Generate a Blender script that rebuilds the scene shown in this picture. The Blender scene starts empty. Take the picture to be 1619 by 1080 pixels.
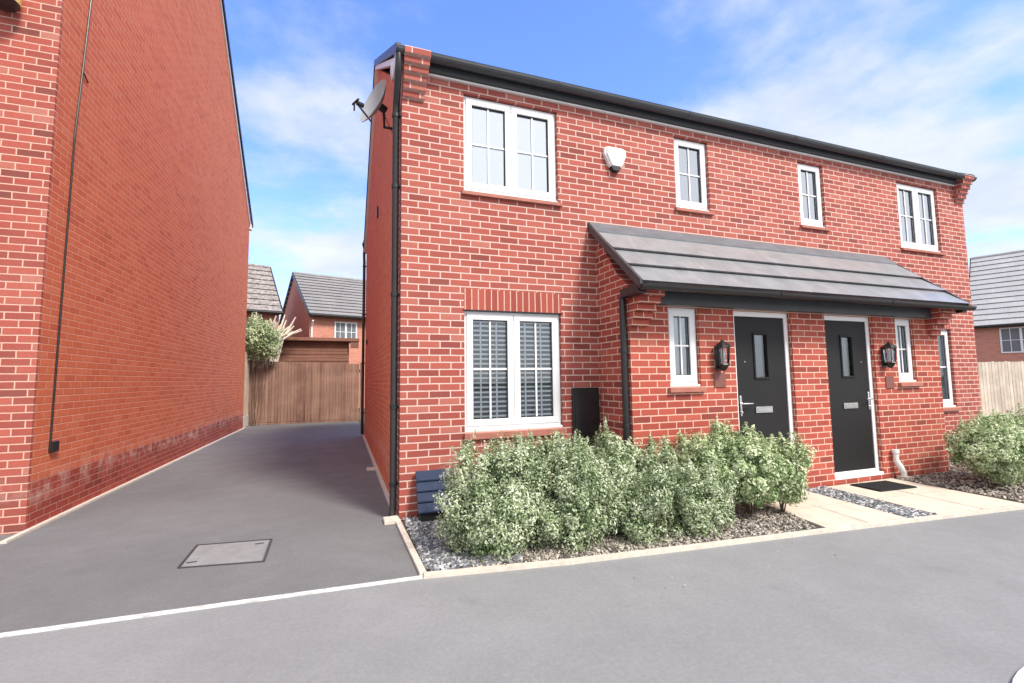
import bpy, math, random
import numpy as np
from mathutils import Vector, Matrix
random.seed(7)
R = math.radians
S = bpy.context.scene
COL = S.collection
H = 1.42                                   # camera height above the drive

# ------------------------------------------------------------------ materials
def new_mat(name):
    m = bpy.data.materials.new(name); m.use_nodes = True
    nt = m.node_tree; nt.nodes.clear()
    out = nt.nodes.new('ShaderNodeOutputMaterial')
    p = nt.nodes.new('ShaderNodeBsdfPrincipled')
    nt.links.new(p.outputs[0], out.inputs[0])
    return m, nt, p, out
def N(nt, t, **kw):
    n = nt.nodes.new(t)
    for k, v in kw.items(): setattr(n, k, v)
    return n
def mth(nt, op, a, b=None, c=None, clamp=False):
    n = nt.nodes.new('ShaderNodeMath'); n.operation = op; n.use_clamp = clamp
    for i, v in enumerate((a, b, c)):
        if v is None: continue
        if isinstance(v, (int, float)): n.inputs[i].default_value = v
        else: nt.links.new(v, n.inputs[i])
    return n.outputs[0]
def mixc(nt, fac, a, b, blend='MIX'):
    n = nt.nodes.new('ShaderNodeMix'); n.data_type = 'RGBA'; n.blend_type = blend
    for i, v in ((0, fac), (6, a), (7, b)):
        if isinstance(v, (int, float)): n.inputs[i].default_value = v
        elif isinstance(v, tuple): n.inputs[i].default_value = (*v, 1)
        else: nt.links.new(v, n.inputs[i])
    return n.outputs[2]
def noise(nt, vec, scale, detail=4, rough=.55):
    n = N(nt, 'ShaderNodeTexNoise'); n.inputs['Scale'].default_value = scale
    n.inputs['Detail'].default_value = detail; n.inputs['Roughness'].default_value = rough
    if vec is not None: nt.links.new(vec, n.inputs['Vector'])
    return n.outputs[0]
def ramp(nt, fac, stops):
    n = N(nt, 'ShaderNodeValToRGB'); e = n.color_ramp.elements
    while len(e) < len(stops): e.new(.5)
    for i, (p, c) in enumerate(stops):
        e[i].position = p; e[i].color = (*c, 1) if len(c) == 3 else c
    nt.links.new(fac, n.inputs[0]); return n.outputs[0]
def maprange(nt, v, a, b, c=0., d=1., smooth=False):
    n = N(nt, 'ShaderNodeMapRange'); n.clamp = True
    if smooth: n.interpolation_type = 'SMOOTHSTEP'
    nt.links.new(v, n.inputs[0])
    for i, x in enumerate((a, b, c, d)): n.inputs[i+1].default_value = x
    return n.outputs[0]
def bump(nt, p, h, strength=.3, dist=.01):
    b = N(nt, 'ShaderNodeBump'); b.inputs['Strength'].default_value = strength
    b.inputs['Distance'].default_value = dist
    nt.links.new(h, b.inputs['Height']); nt.links.new(b.outputs[0], p.inputs['Normal'])

BW, BH = .231, .0768
def brick_mat(name, cols, mortar, mort=.0125, stain=0., soldier=False, dark=.10):
    """stretcher bond from world position; picks the horizontal axis from the face normal"""
    m, nt, p, out = new_mat(name)
    g = N(nt, 'ShaderNodeNewGeometry')
    s = N(nt, 'ShaderNodeSeparateXYZ'); nt.links.new(g.outputs['Position'], s.inputs[0])
    sn = N(nt, 'ShaderNodeSeparateXYZ'); nt.links.new(g.outputs['True Normal'], sn.inputs[0])
    ax = mth(nt, 'GREATER_THAN', mth(nt, 'ABSOLUTE', sn.outputs[0]), .6)
    u = mth(nt, 'ADD', mth(nt, 'MULTIPLY', s.outputs[0], mth(nt, 'SUBTRACT', 1., ax)),
            mth(nt, 'MULTIPLY', mth(nt, 'SUBTRACT', s.outputs[1], .09), ax))
    z = s.outputs[2]
    wob = noise(nt, g.outputs['Position'], 9., 2)
    u = mth(nt, 'ADD', u, mth(nt, 'MULTIPLY', mth(nt, 'SUBTRACT', wob, .5), .006))
    wob2 = noise(nt, g.outputs['Position'], 7., 3)
    z = mth(nt, 'ADD', z, mth(nt, 'MULTIPLY', mth(nt, 'SUBTRACT', wob2, .5), .006))
    bw, bh = (BW, BH) if not soldier else (BH, 10.)
    rowf = mth(nt, 'DIVIDE', mth(nt, 'SUBTRACT', z, .005 if not soldier else 5.), bh)
    row = mth(nt, 'FLOOR', rowf)
    fz = mth(nt, 'SUBTRACT', rowf, row)
    rn = N(nt, 'ShaderNodeTexWhiteNoise', noise_dimensions='1D'); nt.links.new(row, rn.inputs['W'])
    off = mth(nt, 'ADD', mth(nt, 'MULTIPLY', mth(nt, 'MODULO', row, 2.), .5), mth(nt, 'MULTIPLY', rn.outputs[0], .07))
    uf = mth(nt, 'ADD', mth(nt, 'DIVIDE', mth(nt, 'ADD', u, 40.), bw), off)
    col = mth(nt, 'FLOOR', uf); fu = mth(nt, 'SUBTRACT', uf, col)
    du = mth(nt, 'MULTIPLY', mth(nt, 'MINIMUM', fu, mth(nt, 'SUBTRACT', 1., fu)), bw)
    dz = mth(nt, 'MULTIPLY', mth(nt, 'MINIMUM', fz, mth(nt, 'SUBTRACT', 1., fz)), bh)
    dd = mth(nt, 'MINIMUM', du, dz)
    edge = noise(nt, g.outputs['Position'], 60., 3)
    dd = mth(nt, 'ADD', dd, mth(nt, 'MULTIPLY', mth(nt, 'SUBTRACT', edge, .5), .004))
    mask = maprange(nt, dd, mort*.5-.002, mort*.5+.002)           # 1 on brick
    cv = N(nt, 'ShaderNodeCombineXYZ'); nt.links.new(col, cv.inputs[0]); nt.links.new(row, cv.inputs[1]); nt.links.new(ax, cv.inputs[2])
    w = N(nt, 'ShaderNodeTexWhiteNoise', noise_dimensions='3D'); nt.links.new(cv.outputs[0], w.inputs['Vector'])
    bc = ramp(nt, w.outputs[0], [(0, cols[0]), (.12, cols[1]), (.55, cols[2]), (.9, cols[3]), (1, cols[4])])
    fine = noise(nt, g.outputs['Position'], 55., 5, .7)
    bc = mixc(nt, maprange(nt, fine, .3, .75, 0, .5), bc, tuple(c*.55 for c in cols[2]))
    big = noise(nt, g.outputs['Position'], 1.1, 4)
    bc = mixc(nt, maprange(nt, big, .35, .7, 0, .22), bc, cols[4])
    mc = mixc(nt, noise(nt, g.outputs['Position'], 14., 3), mortar, tuple(c*.72 for c in mortar))
    c = mixc(nt, mask, mc, bc)
    # weathering: darker damp course near the ground, pale salts just above it
    if stain:
        nz = mth(nt, 'ADD', s.outputs[2], mth(nt, 'MULTIPLY', mth(nt, 'SUBTRACT', big, .5), .5))
        salts = mth(nt, 'MULTIPLY', maprange(nt, mth(nt, 'ABSOLUTE', mth(nt, 'SUBTRACT', nz, .42)), .0, .2, 1, 0),
                    maprange(nt, noise(nt, g.outputs['Position'], 4.5, 6, .7), .45, .7))
        c = mixc(nt, mth(nt, 'MULTIPLY', salts, stain), c, (.62, .42, .36))
    nt.links.new(c, p.inputs['Base Color'])
    p.inputs['Roughness'].default_value = .85
    hh = mth(nt, 'ADD', mth(nt, 'MULTIPLY', mask, 1.), mth(nt, 'MULTIPLY', fine, .35))
    bump(nt, p, hh, .55, .006)
    return m

def plain(name, col, rough=.5, metal=0., var=.12, nscale=12., bmp=.0, spec=None, col2=None):
    m, nt, p, out = new_mat(name)
    tc = N(nt, 'ShaderNodeNewGeometry').outputs['Position']
    n = noise(nt, tc, nscale, 5, .6)
    a = col; b = col2 or tuple(c*(1-var) for c in col)
    nt.links.new(mixc(nt, maprange(nt, n, .3, .7), a, b), p.inputs['Base Color'])
    nr = noise(nt, tc, nscale*3, 3)
    nt.links.new(maprange(nt, nr, .2, .8, max(.02, rough-.06), min(1, rough+.08)), p.inputs['Roughness'])
    p.inputs['Metallic'].default_value = metal
    if spec is not None: p.inputs['Specular IOR Level'].default_value = spec
    if bmp: bump(nt, p, noise(nt, tc, nscale*4, 5, .65), bmp, .004)
    return m

RB = [(.19, .040, .032), (.29, .058, .044), (.37, .078, .058), (.43, .11, .080), (.44, .155, .12)]
M = {}
M['brick'] = brick_mat('facing_brick', RB, (.74, .53, .47), .013)
M['porch_brick'] = brick_mat('porch_brick', [(.20, .035, .026), (.31, .050, .035), (.40, .070, .046), (.47, .095, .062), (.45, .13, .09)], (.76, .50, .40), .0125)
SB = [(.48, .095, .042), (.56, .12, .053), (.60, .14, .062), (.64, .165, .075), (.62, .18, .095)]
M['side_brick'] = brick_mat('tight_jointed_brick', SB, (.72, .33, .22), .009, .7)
PB = [(.20, .025, .016), (.27, .035, .022), (.33, .045, .028), (.38, .055, .035), (.42, .09, .06)]
M['plinth_brick'] = brick_mat('plinth_brick', PB, (.50, .24, .17), .009, .95)
M['neighbour_front'] = brick_mat('neighbour_front_brick', [(.15, .04, .033), (.28, .055, .042), (.38, .075, .053), (.44, .10, .07), (.46, .18, .14)], (.72, .46, .37), .0115, .4)
M['soldier'] = brick_mat('soldier_course_brick', [(.24, .04, .03), (.31, .055, .04), (.37, .072, .05), (.42, .09, .062), (.42, .11, .08)], (.72, .48, .40), .012, soldier=True)
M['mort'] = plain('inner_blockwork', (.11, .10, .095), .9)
M['upvc'] = plain('white_upvc', (.82, .83, .85), .32, var=.04, nscale=3)
M['shade_gasket'] = plain('black_shade_gasket', (.02, .02, .022), .6)
M['sillc'] = plain('pinkish_sill', (.42, .16, .12), .75, var=.25, nscale=9, bmp=.2)
M['black_plastic'] = plain('black_upvc', (.018, .018, .02), .35, var=.3, nscale=6)
M['grey_plastic'] = plain('charcoal_gutter', (.05, .055, .062), .4, var=.2, nscale=6)
M['door'] = plain('black_door', (.014, .014, .016), .55, var=.15, nscale=30, bmp=.06, spec=.3)
M['chrome'] = plain('satin_chrome', (.75, .75, .76), .25, 1., var=.1)
M['wornpaint'] = plain('worn_white_paint', (.80, .80, .78), .7, var=.5, nscale=16, bmp=.2)
M['white'] = plain('white_plastic', (.80, .80, .79), .45, var=.08, nscale=10)
M['cream'] = plain('cream_enamel', (.85, .62, .25), .4, var=.1)
M['bluegrey'] = plain('slate_blue_plastic', (.018, .032, .075), .65, var=.2, nscale=8, spec=.25)
M['dishgrey'] = plain('grey_dish_metal', (.36, .36, .38), .5, var=.1, nscale=8)
M['plaque'] = plain('weathered_plaque', (.20, .075, .06), .6, var=.15, nscale=40)
M['mat'] = plain('black_coir_rubber', (.012, .012, .014), .9, var=.4, nscale=120, bmp=.5)
M['curtain'] = plain('net_curtain', (.88, .88, .88), .9, var=.08)
M['greyblind'] = plain('grey_roller_blind', (.42, .44, .47), .85, var=.08)
M['dark'] = plain('dark_interior', (.03, .03, .035), .9)
M['conc'] = plain('pale_concrete', (.66, .60, .52), .85, var=.25, nscale=14, bmp=.3)
M['stem'] = plain('woody_stem', (.11, .075, .05), .85, var=.4, nscale=40)
M['dead'] = plain('dry_stalks', (.80, .72, .60), .85, var=.3, nscale=20)
M['slab'] = plain('cream_paving_slab', (.70, .61, .51), .85, var=.22, nscale=5, bmp=.35)
M['slab2'] = plain('worn_paving_slab', (.40, .31, .25), .85, var=.25, nscale=6, bmp=.35)
M['soil'] = plain('dark_soil', (.10, .075, .055), .95, var=.5, nscale=25, bmp=.8)
M['lead'] = plain('lead_flashing', (.14, .155, .18), .5, var=.35, nscale=5)

def asphalt(name, a, b, speck):
    m, nt, p, out = new_mat(name)
    pos = N(nt, 'ShaderNodeNewGeometry').outputs['Position']
    big = noise(nt, pos, .55, 4, .6); mid = noise(nt, pos, 3.1, 5, .65)
    c = mixc(nt, maprange(nt, big, .3, .7), a, b)
    c = mixc(nt, maprange(nt, mid, .35, .75, 0, .35), c, tuple(x*.72 for x in a))
    f = noise(nt, pos, 95., 4, .85)
    fc = noise(nt, pos, 38., 3, .9)
    c = mixc(nt, maprange(nt, fc, .42, .62, .28, 0), c, tuple(x*.62 for x in a))
    st = noise(nt, pos, 1.35, 6, .75)
    c = mixc(nt, maprange(nt, st, .60, .72, 0, .32), c, tuple(x*.55 for x in a))
    c = mixc(nt, maprange(nt, f, .55, .75, 0, speck), c, tuple(min(1, x*2.1) for x in b))
    c = mixc(nt, maprange(nt, f, .3, .45, speck*.7, 0), c, tuple(x*.45 for x in a))
    crk = N(nt, 'ShaderNodeTexVoronoi', feature='F1'); crk.inputs['Scale'].default_value = 1.7
    nt.links.new(pos, crk.inputs['Vector'])
    spot = maprange(nt, crk.outputs['Distance'], .012, .03, .45, 0)
    c = mixc(nt, spot, c, (.55, .55, .53))
    nt.links.new(c, p.inputs['Base Color'])
    nt.links.new(maprange(nt, mid, .3, .7, .72, .92), p.inputs['Roughness'])
    bump(nt, p, mth(nt, 'ADD', f, mth(nt, 'MULTIPLY', mid, .6)), .22, .004)
    return m
M['drive'] = asphalt('drive_tarmac', (.142, .144, .149), (.20, .202, .208), .3)
M['road'] = asphalt('pavement_tarmac', (.235, .238, .245), (.285, .288, .295), .12)
M['manhole'] = plain('manhole_infill', (.27, .272, .276), .8, var=.25, nscale=9, bmp=.4)

def wood(name, a, b, axis, pitch):
    """vertical boards: colour changes from board to board, grain runs up them"""
    m, nt, p, out = new_mat(name)
    g = N(nt, 'ShaderNodeTexCoord').outputs['Object']
    s = N(nt, 'ShaderNodeSeparateXYZ'); nt.links.new(g, s.inputs[0])
    i = mth(nt, 'FLOOR', mth(nt, 'DIVIDE', s.outputs[axis], pitch))
    w = N(nt, 'ShaderNodeTexWhiteNoise', noise_dimensions='1D'); nt.links.new(i, w.inputs['W'])
    mp = N(nt, 'ShaderNodeMapping')
    sc = [30, 30, 1.4] if axis != 2 else [1.4, 1.4, 30]
    mp.inputs['Scale'].default_value = sc; nt.links.new(g, mp.inputs[0])
    gr = noise(nt, mp.outputs[0], 1., 5, .7)
    c = mixc(nt, w.outputs[0], a, b)
    c = mixc(nt, maprange(nt, gr, .35, .7, 0, .55), c, tuple(x*.5 for x in a))
    c = mixc(nt, maprange(nt, noise(nt, g, 1.7, 4), .45, .75, 0, .4), c, tuple(min(1, x*1.5) for x in b))
    nt.links.new(c, p.inputs['Base Color']); p.inputs['Roughness'].default_value = .8
    bump(nt, p, gr, .3, .004)
    return m
M['gatewood'] = wood('brown_stained_boards', (.20, .105, .078), (.32, .195, .145), 0, .1)
M['shedwood'] = wood('shed_cladding', (.20, .088, .06), (.28, .13, .09), 2, .12)
M['greywood'] = wood('weathered_grey_boards', (.50, .42, .35), (.68, .60, .52), 0, .12)
M['sidewood'] = wood('pale_fence_boards', (.60, .47, .35), (.70, .58, .45), 1, .12)

def tile(name, a, b, rough=.6, sc=4.):
    m, nt, p, out = new_mat(name)
    g = N(nt, 'ShaderNodeTexCoord').outputs['Object']
    s = N(nt, 'ShaderNodeSeparateXYZ'); nt.links.new(g, s.inputs[0])
    n1 = noise(nt, g, sc, 5, .6)
    mp = N(nt, 'ShaderNodeMapping'); mp.inputs['Scale'].default_value = (5, 1.2, 1.2); nt.links.new(g, mp.inputs[0])
    n2 = noise(nt, mp.outputs[0], 2., 4, .6)
    c = mixc(nt, maprange(nt, n1, .3, .7), a, b)
    c = mixc(nt, maprange(nt, n2, .55, .75, 0, .3), c, tuple(min(1, x*1.7) for x in b))
    # joints between neighbouring tiles
    row = mth(nt, 'FLOOR', mth(nt, 'MULTIPLY', s.outputs[2], 4.3))
    jf = mth(nt, 'FRACT', mth(nt, 'ADD', mth(nt, 'DIVIDE', s.outputs[0], .33), mth(nt, 'MULTIPLY', row, .5)))
    j = maprange(nt, mth(nt, 'ABSOLUTE', mth(nt, 'SUBTRACT', jf, .5)), .0, .012, .35, 0)
    c = mixc(nt, j, c, tuple(x*.4 for x in a))
    nt.links.new(c, p.inputs['Base Color']); p.inputs['Roughness'].default_value = rough
    bump(nt, p, noise(nt, g, 60., 4), .2, .003)
    return m
M['tile'] = tile('grey_flat_tile', (.19, .20, .215), (.27, .28, .295), .34)
M['tile_far'] = tile('far_roof_tile', (.20, .195, .195), (.27, .262, .262), .7, 1.2)
M['tile_mossy'] = tile('speckled_roof_tile', (.10, .085, .08), (.42, .38, .36), .8, 6.)
M['tile_pale'] = tile('pale_roof_tile', (.36, .352, .35), (.44, .432, .43), .6, 1.2)
M['farwall'] = brick_mat('far_brick', [(.48, .18, .13), (.56, .22, .16), (.62, .25, .18), (.64, .27, .2), (.6, .28, .2)], (.68, .38, .3), .01)
def farmat():
    return M['farwall']

def glass(name, refl=.35, tint=(.9, .95, 1.), rough=.0, base=(.92, .95, .96)):
    m, nt, p, out = new_mat(name)
    nt.nodes.remove(p)
    tr = N(nt, 'ShaderNodeBsdfTransparent'); tr.inputs[0].default_value = (*base, 1)
    gl = N(nt, 'ShaderNodeBsdfGlossy'); gl.inputs['Roughness'].default_value = rough; gl.inputs['Color'].default_value = (*tint, 1)
    fr = N(nt, 'ShaderNodeFresnel'); fr.inputs['IOR'].default_value = 1.5
    fac = mth(nt, 'ADD', mth(nt, 'MULTIPLY', fr.outputs[0], .9), refl, clamp=True)
    bp = N(nt, 'ShaderNodeBump'); bp.inputs['Strength'].default_value = .035; bp.inputs['Distance'].default_value = .02
    nt.links.new(noise(nt, N(nt, 'ShaderNodeNewGeometry').outputs['Position'], 2.2, 2), bp.inputs['Height'])
    nt.links.new(bp.outputs[0], gl.inputs['Normal'])
    mx = N(nt, 'ShaderNodeMixShader'); nt.links.new(fac, mx.inputs[0]); nt.links.new(tr.outputs[0], mx.inputs[1]); nt.links.new(gl.outputs[0], mx.inputs[2])
    nt.links.new(mx.outputs[0], out.inputs[0])
    return m
M['glass'] = glass('window_glass', .04)
M['glass_sky'] = glass('coated_window_glass', .55)
M['glass_curt'] = glass('upper_window_glass', .48)
M['glass_frost'] = glass('obscured_glass', .12, rough=.25)
M['lampglass'] = glass('lantern_glass', .10)

def leaf_mat(name, ramp_cols):
    m, nt, p, out = new_mat(name)
    at = N(nt, 'ShaderNodeAttribute'); at.attribute_name = 'tone'
    c = ramp(nt, at.outputs['Fac'], ramp_cols)
    nt.links.new(c, p.inputs['Base Color']); p.inputs['Roughness'].default_value = .5
    t = N(nt, 'ShaderNodeBsdfTranslucent'); nt.links.new(c, t.inputs[0])
    mx = N(nt, 'ShaderNodeMixShader'); mx.inputs[0].default_value = .25
    nt.links.new(p.outputs[0], mx.inputs[1]); nt.links.new(t.outputs[0], mx.inputs[2]); nt.links.new(mx.outputs[0], out.inputs[0])
    return m
M['leaf'] = leaf_mat('variegated_leaf', [(0, (.035, .075, .02)), (.3, (.12, .19, .07)), (.6, (.34, .43, .23)), (1, (.70, .76, .58))])
M['leaf_lime'] = leaf_mat('fresh_green_leaf', [(0, (.04, .095, .022)), (.35, (.15, .25, .08)), (.65, (.37, .48, .23)), (1, (.72, .78, .54))])
M['leaf_bright'] = leaf_mat('bright_green_leaf', [(0, (.07, .15, .02)), (.5, (.16, .30, .05)), (1, (.36, .50, .16))])
def stone_mat(name, stops):
    m, nt, p, out = new_mat(name)
    at = N(nt, 'ShaderNodeAttribute'); at.attribute_name = 'tone'
    nt.links.new(ramp(nt, at.outputs['Fac'], stops), p.inputs['Base Color']); p.inputs['Roughness'].default_value = .7
    return m
M['slate'] = stone_mat('slate_chippings', [(0, (.06, .065, .075)), (.5, (.15, .16, .18)), (.8, (.30, .31, .33)), (1, (.58, .58, .58))])
M['gravel'] = stone_mat('mixed_gravel', [(0, (.07, .06, .055)), (.3, (.16, .14, .12)), (.6, (.36, .32, .28)), (1, (.62, .56, .50))])

# ------------------------------------------------------------------ mesh builder
class MB:
    def __init__(s): s.v = []; s.f = []
    def add(s, vs, fs):
        o = len(s.v); s.v += [tuple(v) for v in vs]; s.f += [tuple(i+o for i in f) for f in fs]; return s
    def box(s, x0, x1, y0, y1, z0, z1, M4=None):
        vs = [(x, y, z) for z in (z0, z1) for y in (y0, y1) for x in (x0, x1)]
        if M4 is not None: vs = [M4 @ Vector(v) for v in vs]
        return s.add(vs, [(0, 2, 3, 1), (4, 5, 7, 6), (0, 1, 5, 4), (2, 6, 7, 3), (0, 4, 6, 2), (1, 3, 7, 5)])
    def bbox(s, x0, x1, y0, y1, z0, z1, b=.004):
        """box with chamfered edges"""
        if min(x1-x0, y1-y0, z1-z0) < 2.2*b: b = min(x1-x0, y1-y0, z1-z0)*.3
        import itertools
        vs = []; idx = {}
        X = (x0, x1); Y = (y0, y1); Z = (z0, z1)
        for i, j, k in itertools.product((0, 1), repeat=3):
            sx, sy, sz = (1-2*i)*b, (1-2*j)*b, (1-2*k)*b
            idx[(i, j, k, 0)] = len(vs); vs.append((X[i], Y[j]+sy, Z[k]+sz))
            idx[(i, j, k, 1)] = len(vs); vs.append((X[i]+sx, Y[j], Z[k]+sz))
            idx[(i, j, k, 2)] = len(vs); vs.append((X[i]+sx, Y[j]+sy, Z[k]))
        fs = []
        for i in (0, 1):
            q = [idx[(i, a, c, 0)] for a, c in ((0, 0), (1, 0), (1, 1), (0, 1))]; fs.append(q if i else q[::-1])
            q = [idx[(a, i, c, 1)] for a, c in ((0, 0), (0, 1), (1, 1), (1, 0))]; fs.append(q if i else q[::-1])
            q = [idx[(a, c, i, 2)] for a, c in ((0, 0), (1, 0), (1, 1), (0, 1))]; fs.append(q if i else q[::-1])
        for i in (0, 1):
            for j in (0, 1):
                fs.append([idx[(i, j, 0, 0)], idx[(i, j, 1, 0)], idx[(i, j, 1, 1)], idx[(i, j, 0, 1)]])
                fs.append([idx[(i, 0, j, 0)], idx[(i, 1, j, 0)], idx[(i, 1, j, 2)], idx[(i, 0, j, 2)]])
                fs.append([idx[(0, i, j, 1)], idx[(1, i, j, 1)], idx[(1, i, j, 2)], idx[(0, i, j, 2)]])
        for k, (i, j, l) in enumerate(itertools.product((0, 1), repeat=3)):
            fs.append([idx[(i, j, l, 0)], idx[(i, j, l, 1)], idx[(i, j, l, 2)]])
        return s.add(vs, fs)
    def prism(s, poly, fn0, fn1):
        """poly of 2D points, fn0/fn1 map (a,b)->3D for the two ends"""
        n = len(poly); vs = [fn0(*p) for p in poly]+[fn1(*p) for p in poly]
        fs = [tuple(range(n))[::-1], tuple(range(n, 2*n))]+[(i, (i+1) % n, n+(i+1) % n, n+i) for i in range(n)]
        return s.add(vs, fs)
    def tube(s, pts, r, seg=12, caps=True):
        pts = [Vector(p) for p in pts]; n = len(pts); rr = r if isinstance(r, (list, tuple)) else [r]*n
        vs = []; prev = None
        for i, p in enumerate(pts):
            t = ((pts[min(i+1, n-1)]-p).normalized()+(p-pts[max(i-1, 0)]).normalized()).normalized()
            if prev is None:
                a = t.orthogonal().normalized()
            else:
                a = (prev-t*prev.dot(t)).normalized()
            prev = a; b = t.cross(a)
            for k in range(seg):
                an = 2*math.pi*k/seg; vs.append(p+(a*math.cos(an)+b*math.sin(an))*rr[i])
        fs = [(i*seg+k, i*seg+(k+1) % seg, (i+1)*seg+(k+1) % seg, (i+1)*seg+k) for i in range(n-1) for k in range(seg)]
        if caps: fs += [tuple(range(seg))[::-1], tuple(range((n-1)*seg, n*seg))]
        return s.add(vs, fs)
    def lathe(s, prof, c=(0, 0, 0), seg=24, M4=None):
        vs = []; n = len(prof)
        for r, z in prof:
            for k in range(seg):
                an = 2*math.pi*k/seg; v = Vector((r*math.cos(an), r*math.sin(an), z))
                if M4 is not None: v = M4 @ v
                vs.append(v+Vector(c))
        fs = [(i*seg+k, i*seg+(k+1) % seg, (i+1)*seg+(k+1) % seg, (i+1)*seg+k) for i in range(n-1) for k in range(seg)]
        return s.add(vs, fs)
    def build(s, name, mat, parent=None, base=None, smooth=False):
        me = bpy.data.meshes.new(name)
        b = Vector(base) if base is not None else (root_base(parent) if parent else Vector((0, 0, 0)))
        me.from_pydata([tuple(Vector(v)-b) for v in s.v], [], s.f)
        me.validate(); me.update()
        import bmesh
        bm = bmesh.new(); bm.from_mesh(me); bmesh.ops.recalc_face_normals(bm, faces=bm.faces); bm.to_mesh(me); bm.free()
        me.materials.append(mat)
        if smooth:
            for p in me.polygons: p.use_smooth = True
            me.set_sharp_from_angle(angle=R(38))
        o = bpy.data.objects.new(name, me); COL.objects.link(o)
        if parent: o.parent = parent
        elif base is not None: o.location = b
        return o
def root_base(o):
    b = Vector((0, 0, 0))
    if o.get('_local'): return b
    while o is not None:
        if o.get('_local'): return Vector((0, 0, 0))
        b += o.location; o = o.parent
    return b
def tag(o, label=None, cat=None, group=None, kind=None):
    if label: o['label'] = label
    if cat: o['category'] = cat
    if group: o['group'] = group
    if kind: o['kind'] = kind
    return o
def thing(name, loc, label, cat, group=None, rot=0., local=False):
    o = bpy.data.objects.new(name, None); COL.objects.link(o); o.location = loc; o.rotation_euler = (0, 0, rot)
    if local: o['_local'] = 1
    return tag(o, label, cat, group)
def struct(o): o['kind'] = 'structure'; return o

# ------------------------------------------------------------------ ground
def sheet(name, pts, z, mat):
    m = MB(); m.add([(x, y, z) for x, y in pts], [tuple(range(len(pts)))])
    return m.build(name, mat)
M['ground'] = plain('far_ground', (.12, .13, .085), .95, var=.35, nscale=.4)
struct(sheet('ground', [(-400, -400), (400, -400), (400, 400), (-400, 400)], -.03, M['ground']))
LINE = [(-14, -1.16), (-1.811, -1.375), (-.52, -1.43), (.583, -1.479), (1.678, -1.640), (2.803, -1.747), (4.156, -1.86), (5.531, -1.985), (6.9, -2.11), (9.5, -2.35), (60, -5.)]
struct(sheet('pavement', [(-60, -60), (60, -60), (60, -5.)]+LINE[::-1][1:-1]+[(-60, -1.0)], -.004, M['road']))
struct(sheet('driveway', [(-14, -1.16), (-1.811, -1.375), (-.52, -1.43), (.583, -1.479), (.545, .27), (.60, 13.2), (-3.2, 13.2), (-2.884, 1.0), (-14, 1.0)], -.002, M['drive']))
def strip(mb, pts, w, z0, z1):
    for a, b in zip(pts[:-1], pts[1:]):
        a = Vector((*a, 0)); b = Vector((*b, 0)); d = (b-a).normalized(); n = Vector((-d.y, d.x, 0))*w/2
        b = b+d*.0
        vs = [a-n, b-n, b+n, a+n]
        mb.add([(v.x, v.y, z0) for v in vs]+[(v.x, v.y, z1) for v in vs], [(0, 3, 2, 1), (4, 5, 6, 7), (0, 1, 5, 4), (1, 2, 6, 5), (2, 3, 7, 6), (3, 0, 4, 7)])
k = MB(); strip(k, LINE[:4], .045, -.02, .004); struct(k.build('kerb_line', M['wornpaint'])); 
k = MB(); strip(k, LINE[3:9], .06, -.02, .022); strip(k, [(.583, -1.45), (.55, .15)], .05, -.02, .0235); struct(k.build('kerb_edging', M['conc']))
k = MB(); strip(k, [(-2.855, .66), (-2.86, 11.9)], .05, -.02, .02); strip(k, [(-2.9, .66), (-9, .60)], .05, -.02, .0205)
struct(k.build('kerb_strip', M['conc']))
k = MB(); strip(k, [(.552, .3), (.552, 7.9)], .045, -.02, .03); struct(k.build('kerb_base', M['conc']))
# pale kerb stone corner by the photographer's feet
k = MB(); c0 = (3.24, -3.925); ring = [(c0[0]+.60*math.cos(R(a)), c0[1]+.31*math.sin(R(a))) for a in range(20, 181, 10)]
k.prism(ring+[(2.6, -4.6), (4.2, -4.6)], lambda a, b: (a, b, -.02), lambda a, b: (a, b, .012)); struct(k.build('kerb_corner', M['white']))
# planting bed base
bed = [(.575, -1.45)]+[(x, y+.03) for x, y in LINE[4:7]]+[(4.75, -.67), (2.96, -.67), (2.96, 0.), (.575, 0.)]
struct(sheet('bed_soil', bed, .004, M['soil']))
rbed = [(6.95, -2.08), (9.5, -2.32), (14, -2.7), (14, .5), (8.35, .0), (8.35, -.67), (6.95, -.67)]
struct(sheet('verge_soil', rbed, .004, M['soil']))
# paths
def slab_path(name, quad, n, mat):
    a, b, c, d = [Vector((*q, 0)) for q in quad]      # a-b front edge, d-c rear edge
    m = MB()
    for i in range(n):
        t0, t1 = i/n+.008, (i+1)/n-.008
        p = [a.lerp(d, t0), b.lerp(c, t0), b.lerp(c, t1), a.lerp(d, t1)]
        for s0, s1 in ((.0, .49), (.505, 1.)):
            q = [p[0].lerp(p[1], s0), p[0].lerp(p[1], s1), p[3].lerp(p[2], s1), p[3].lerp(p[2], s0)]
            zz = .024+random.uniform(-.002, .002)
            m.add([(v.x, v.y, -.01) for v in q]+[(v.x, v.y, zz) for v in q], [(0, 3, 2, 1), (4, 5, 6, 7), (0, 1, 5, 4), (1, 2, 6, 5), (2, 3, 7, 6), (3, 0, 4, 7)])
    return struct(m.build(name, mat))
slab_path('path', [(4.22, -1.84), (5.22, -1.93), (5.35, -.70), (4.45, -.70)], 2, M['slab'])
slab_path('path', [(5.62, -1.97), (6.90, -2.08), (7.02, -.70), (5.78, -.70)], 2, M['slab'])
struct(sheet('path_bed', [(4.15, -1.83), (6.95, -2.09), (7.1, -.67), (4.35, -.67)], .002, M['soil']))

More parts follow.
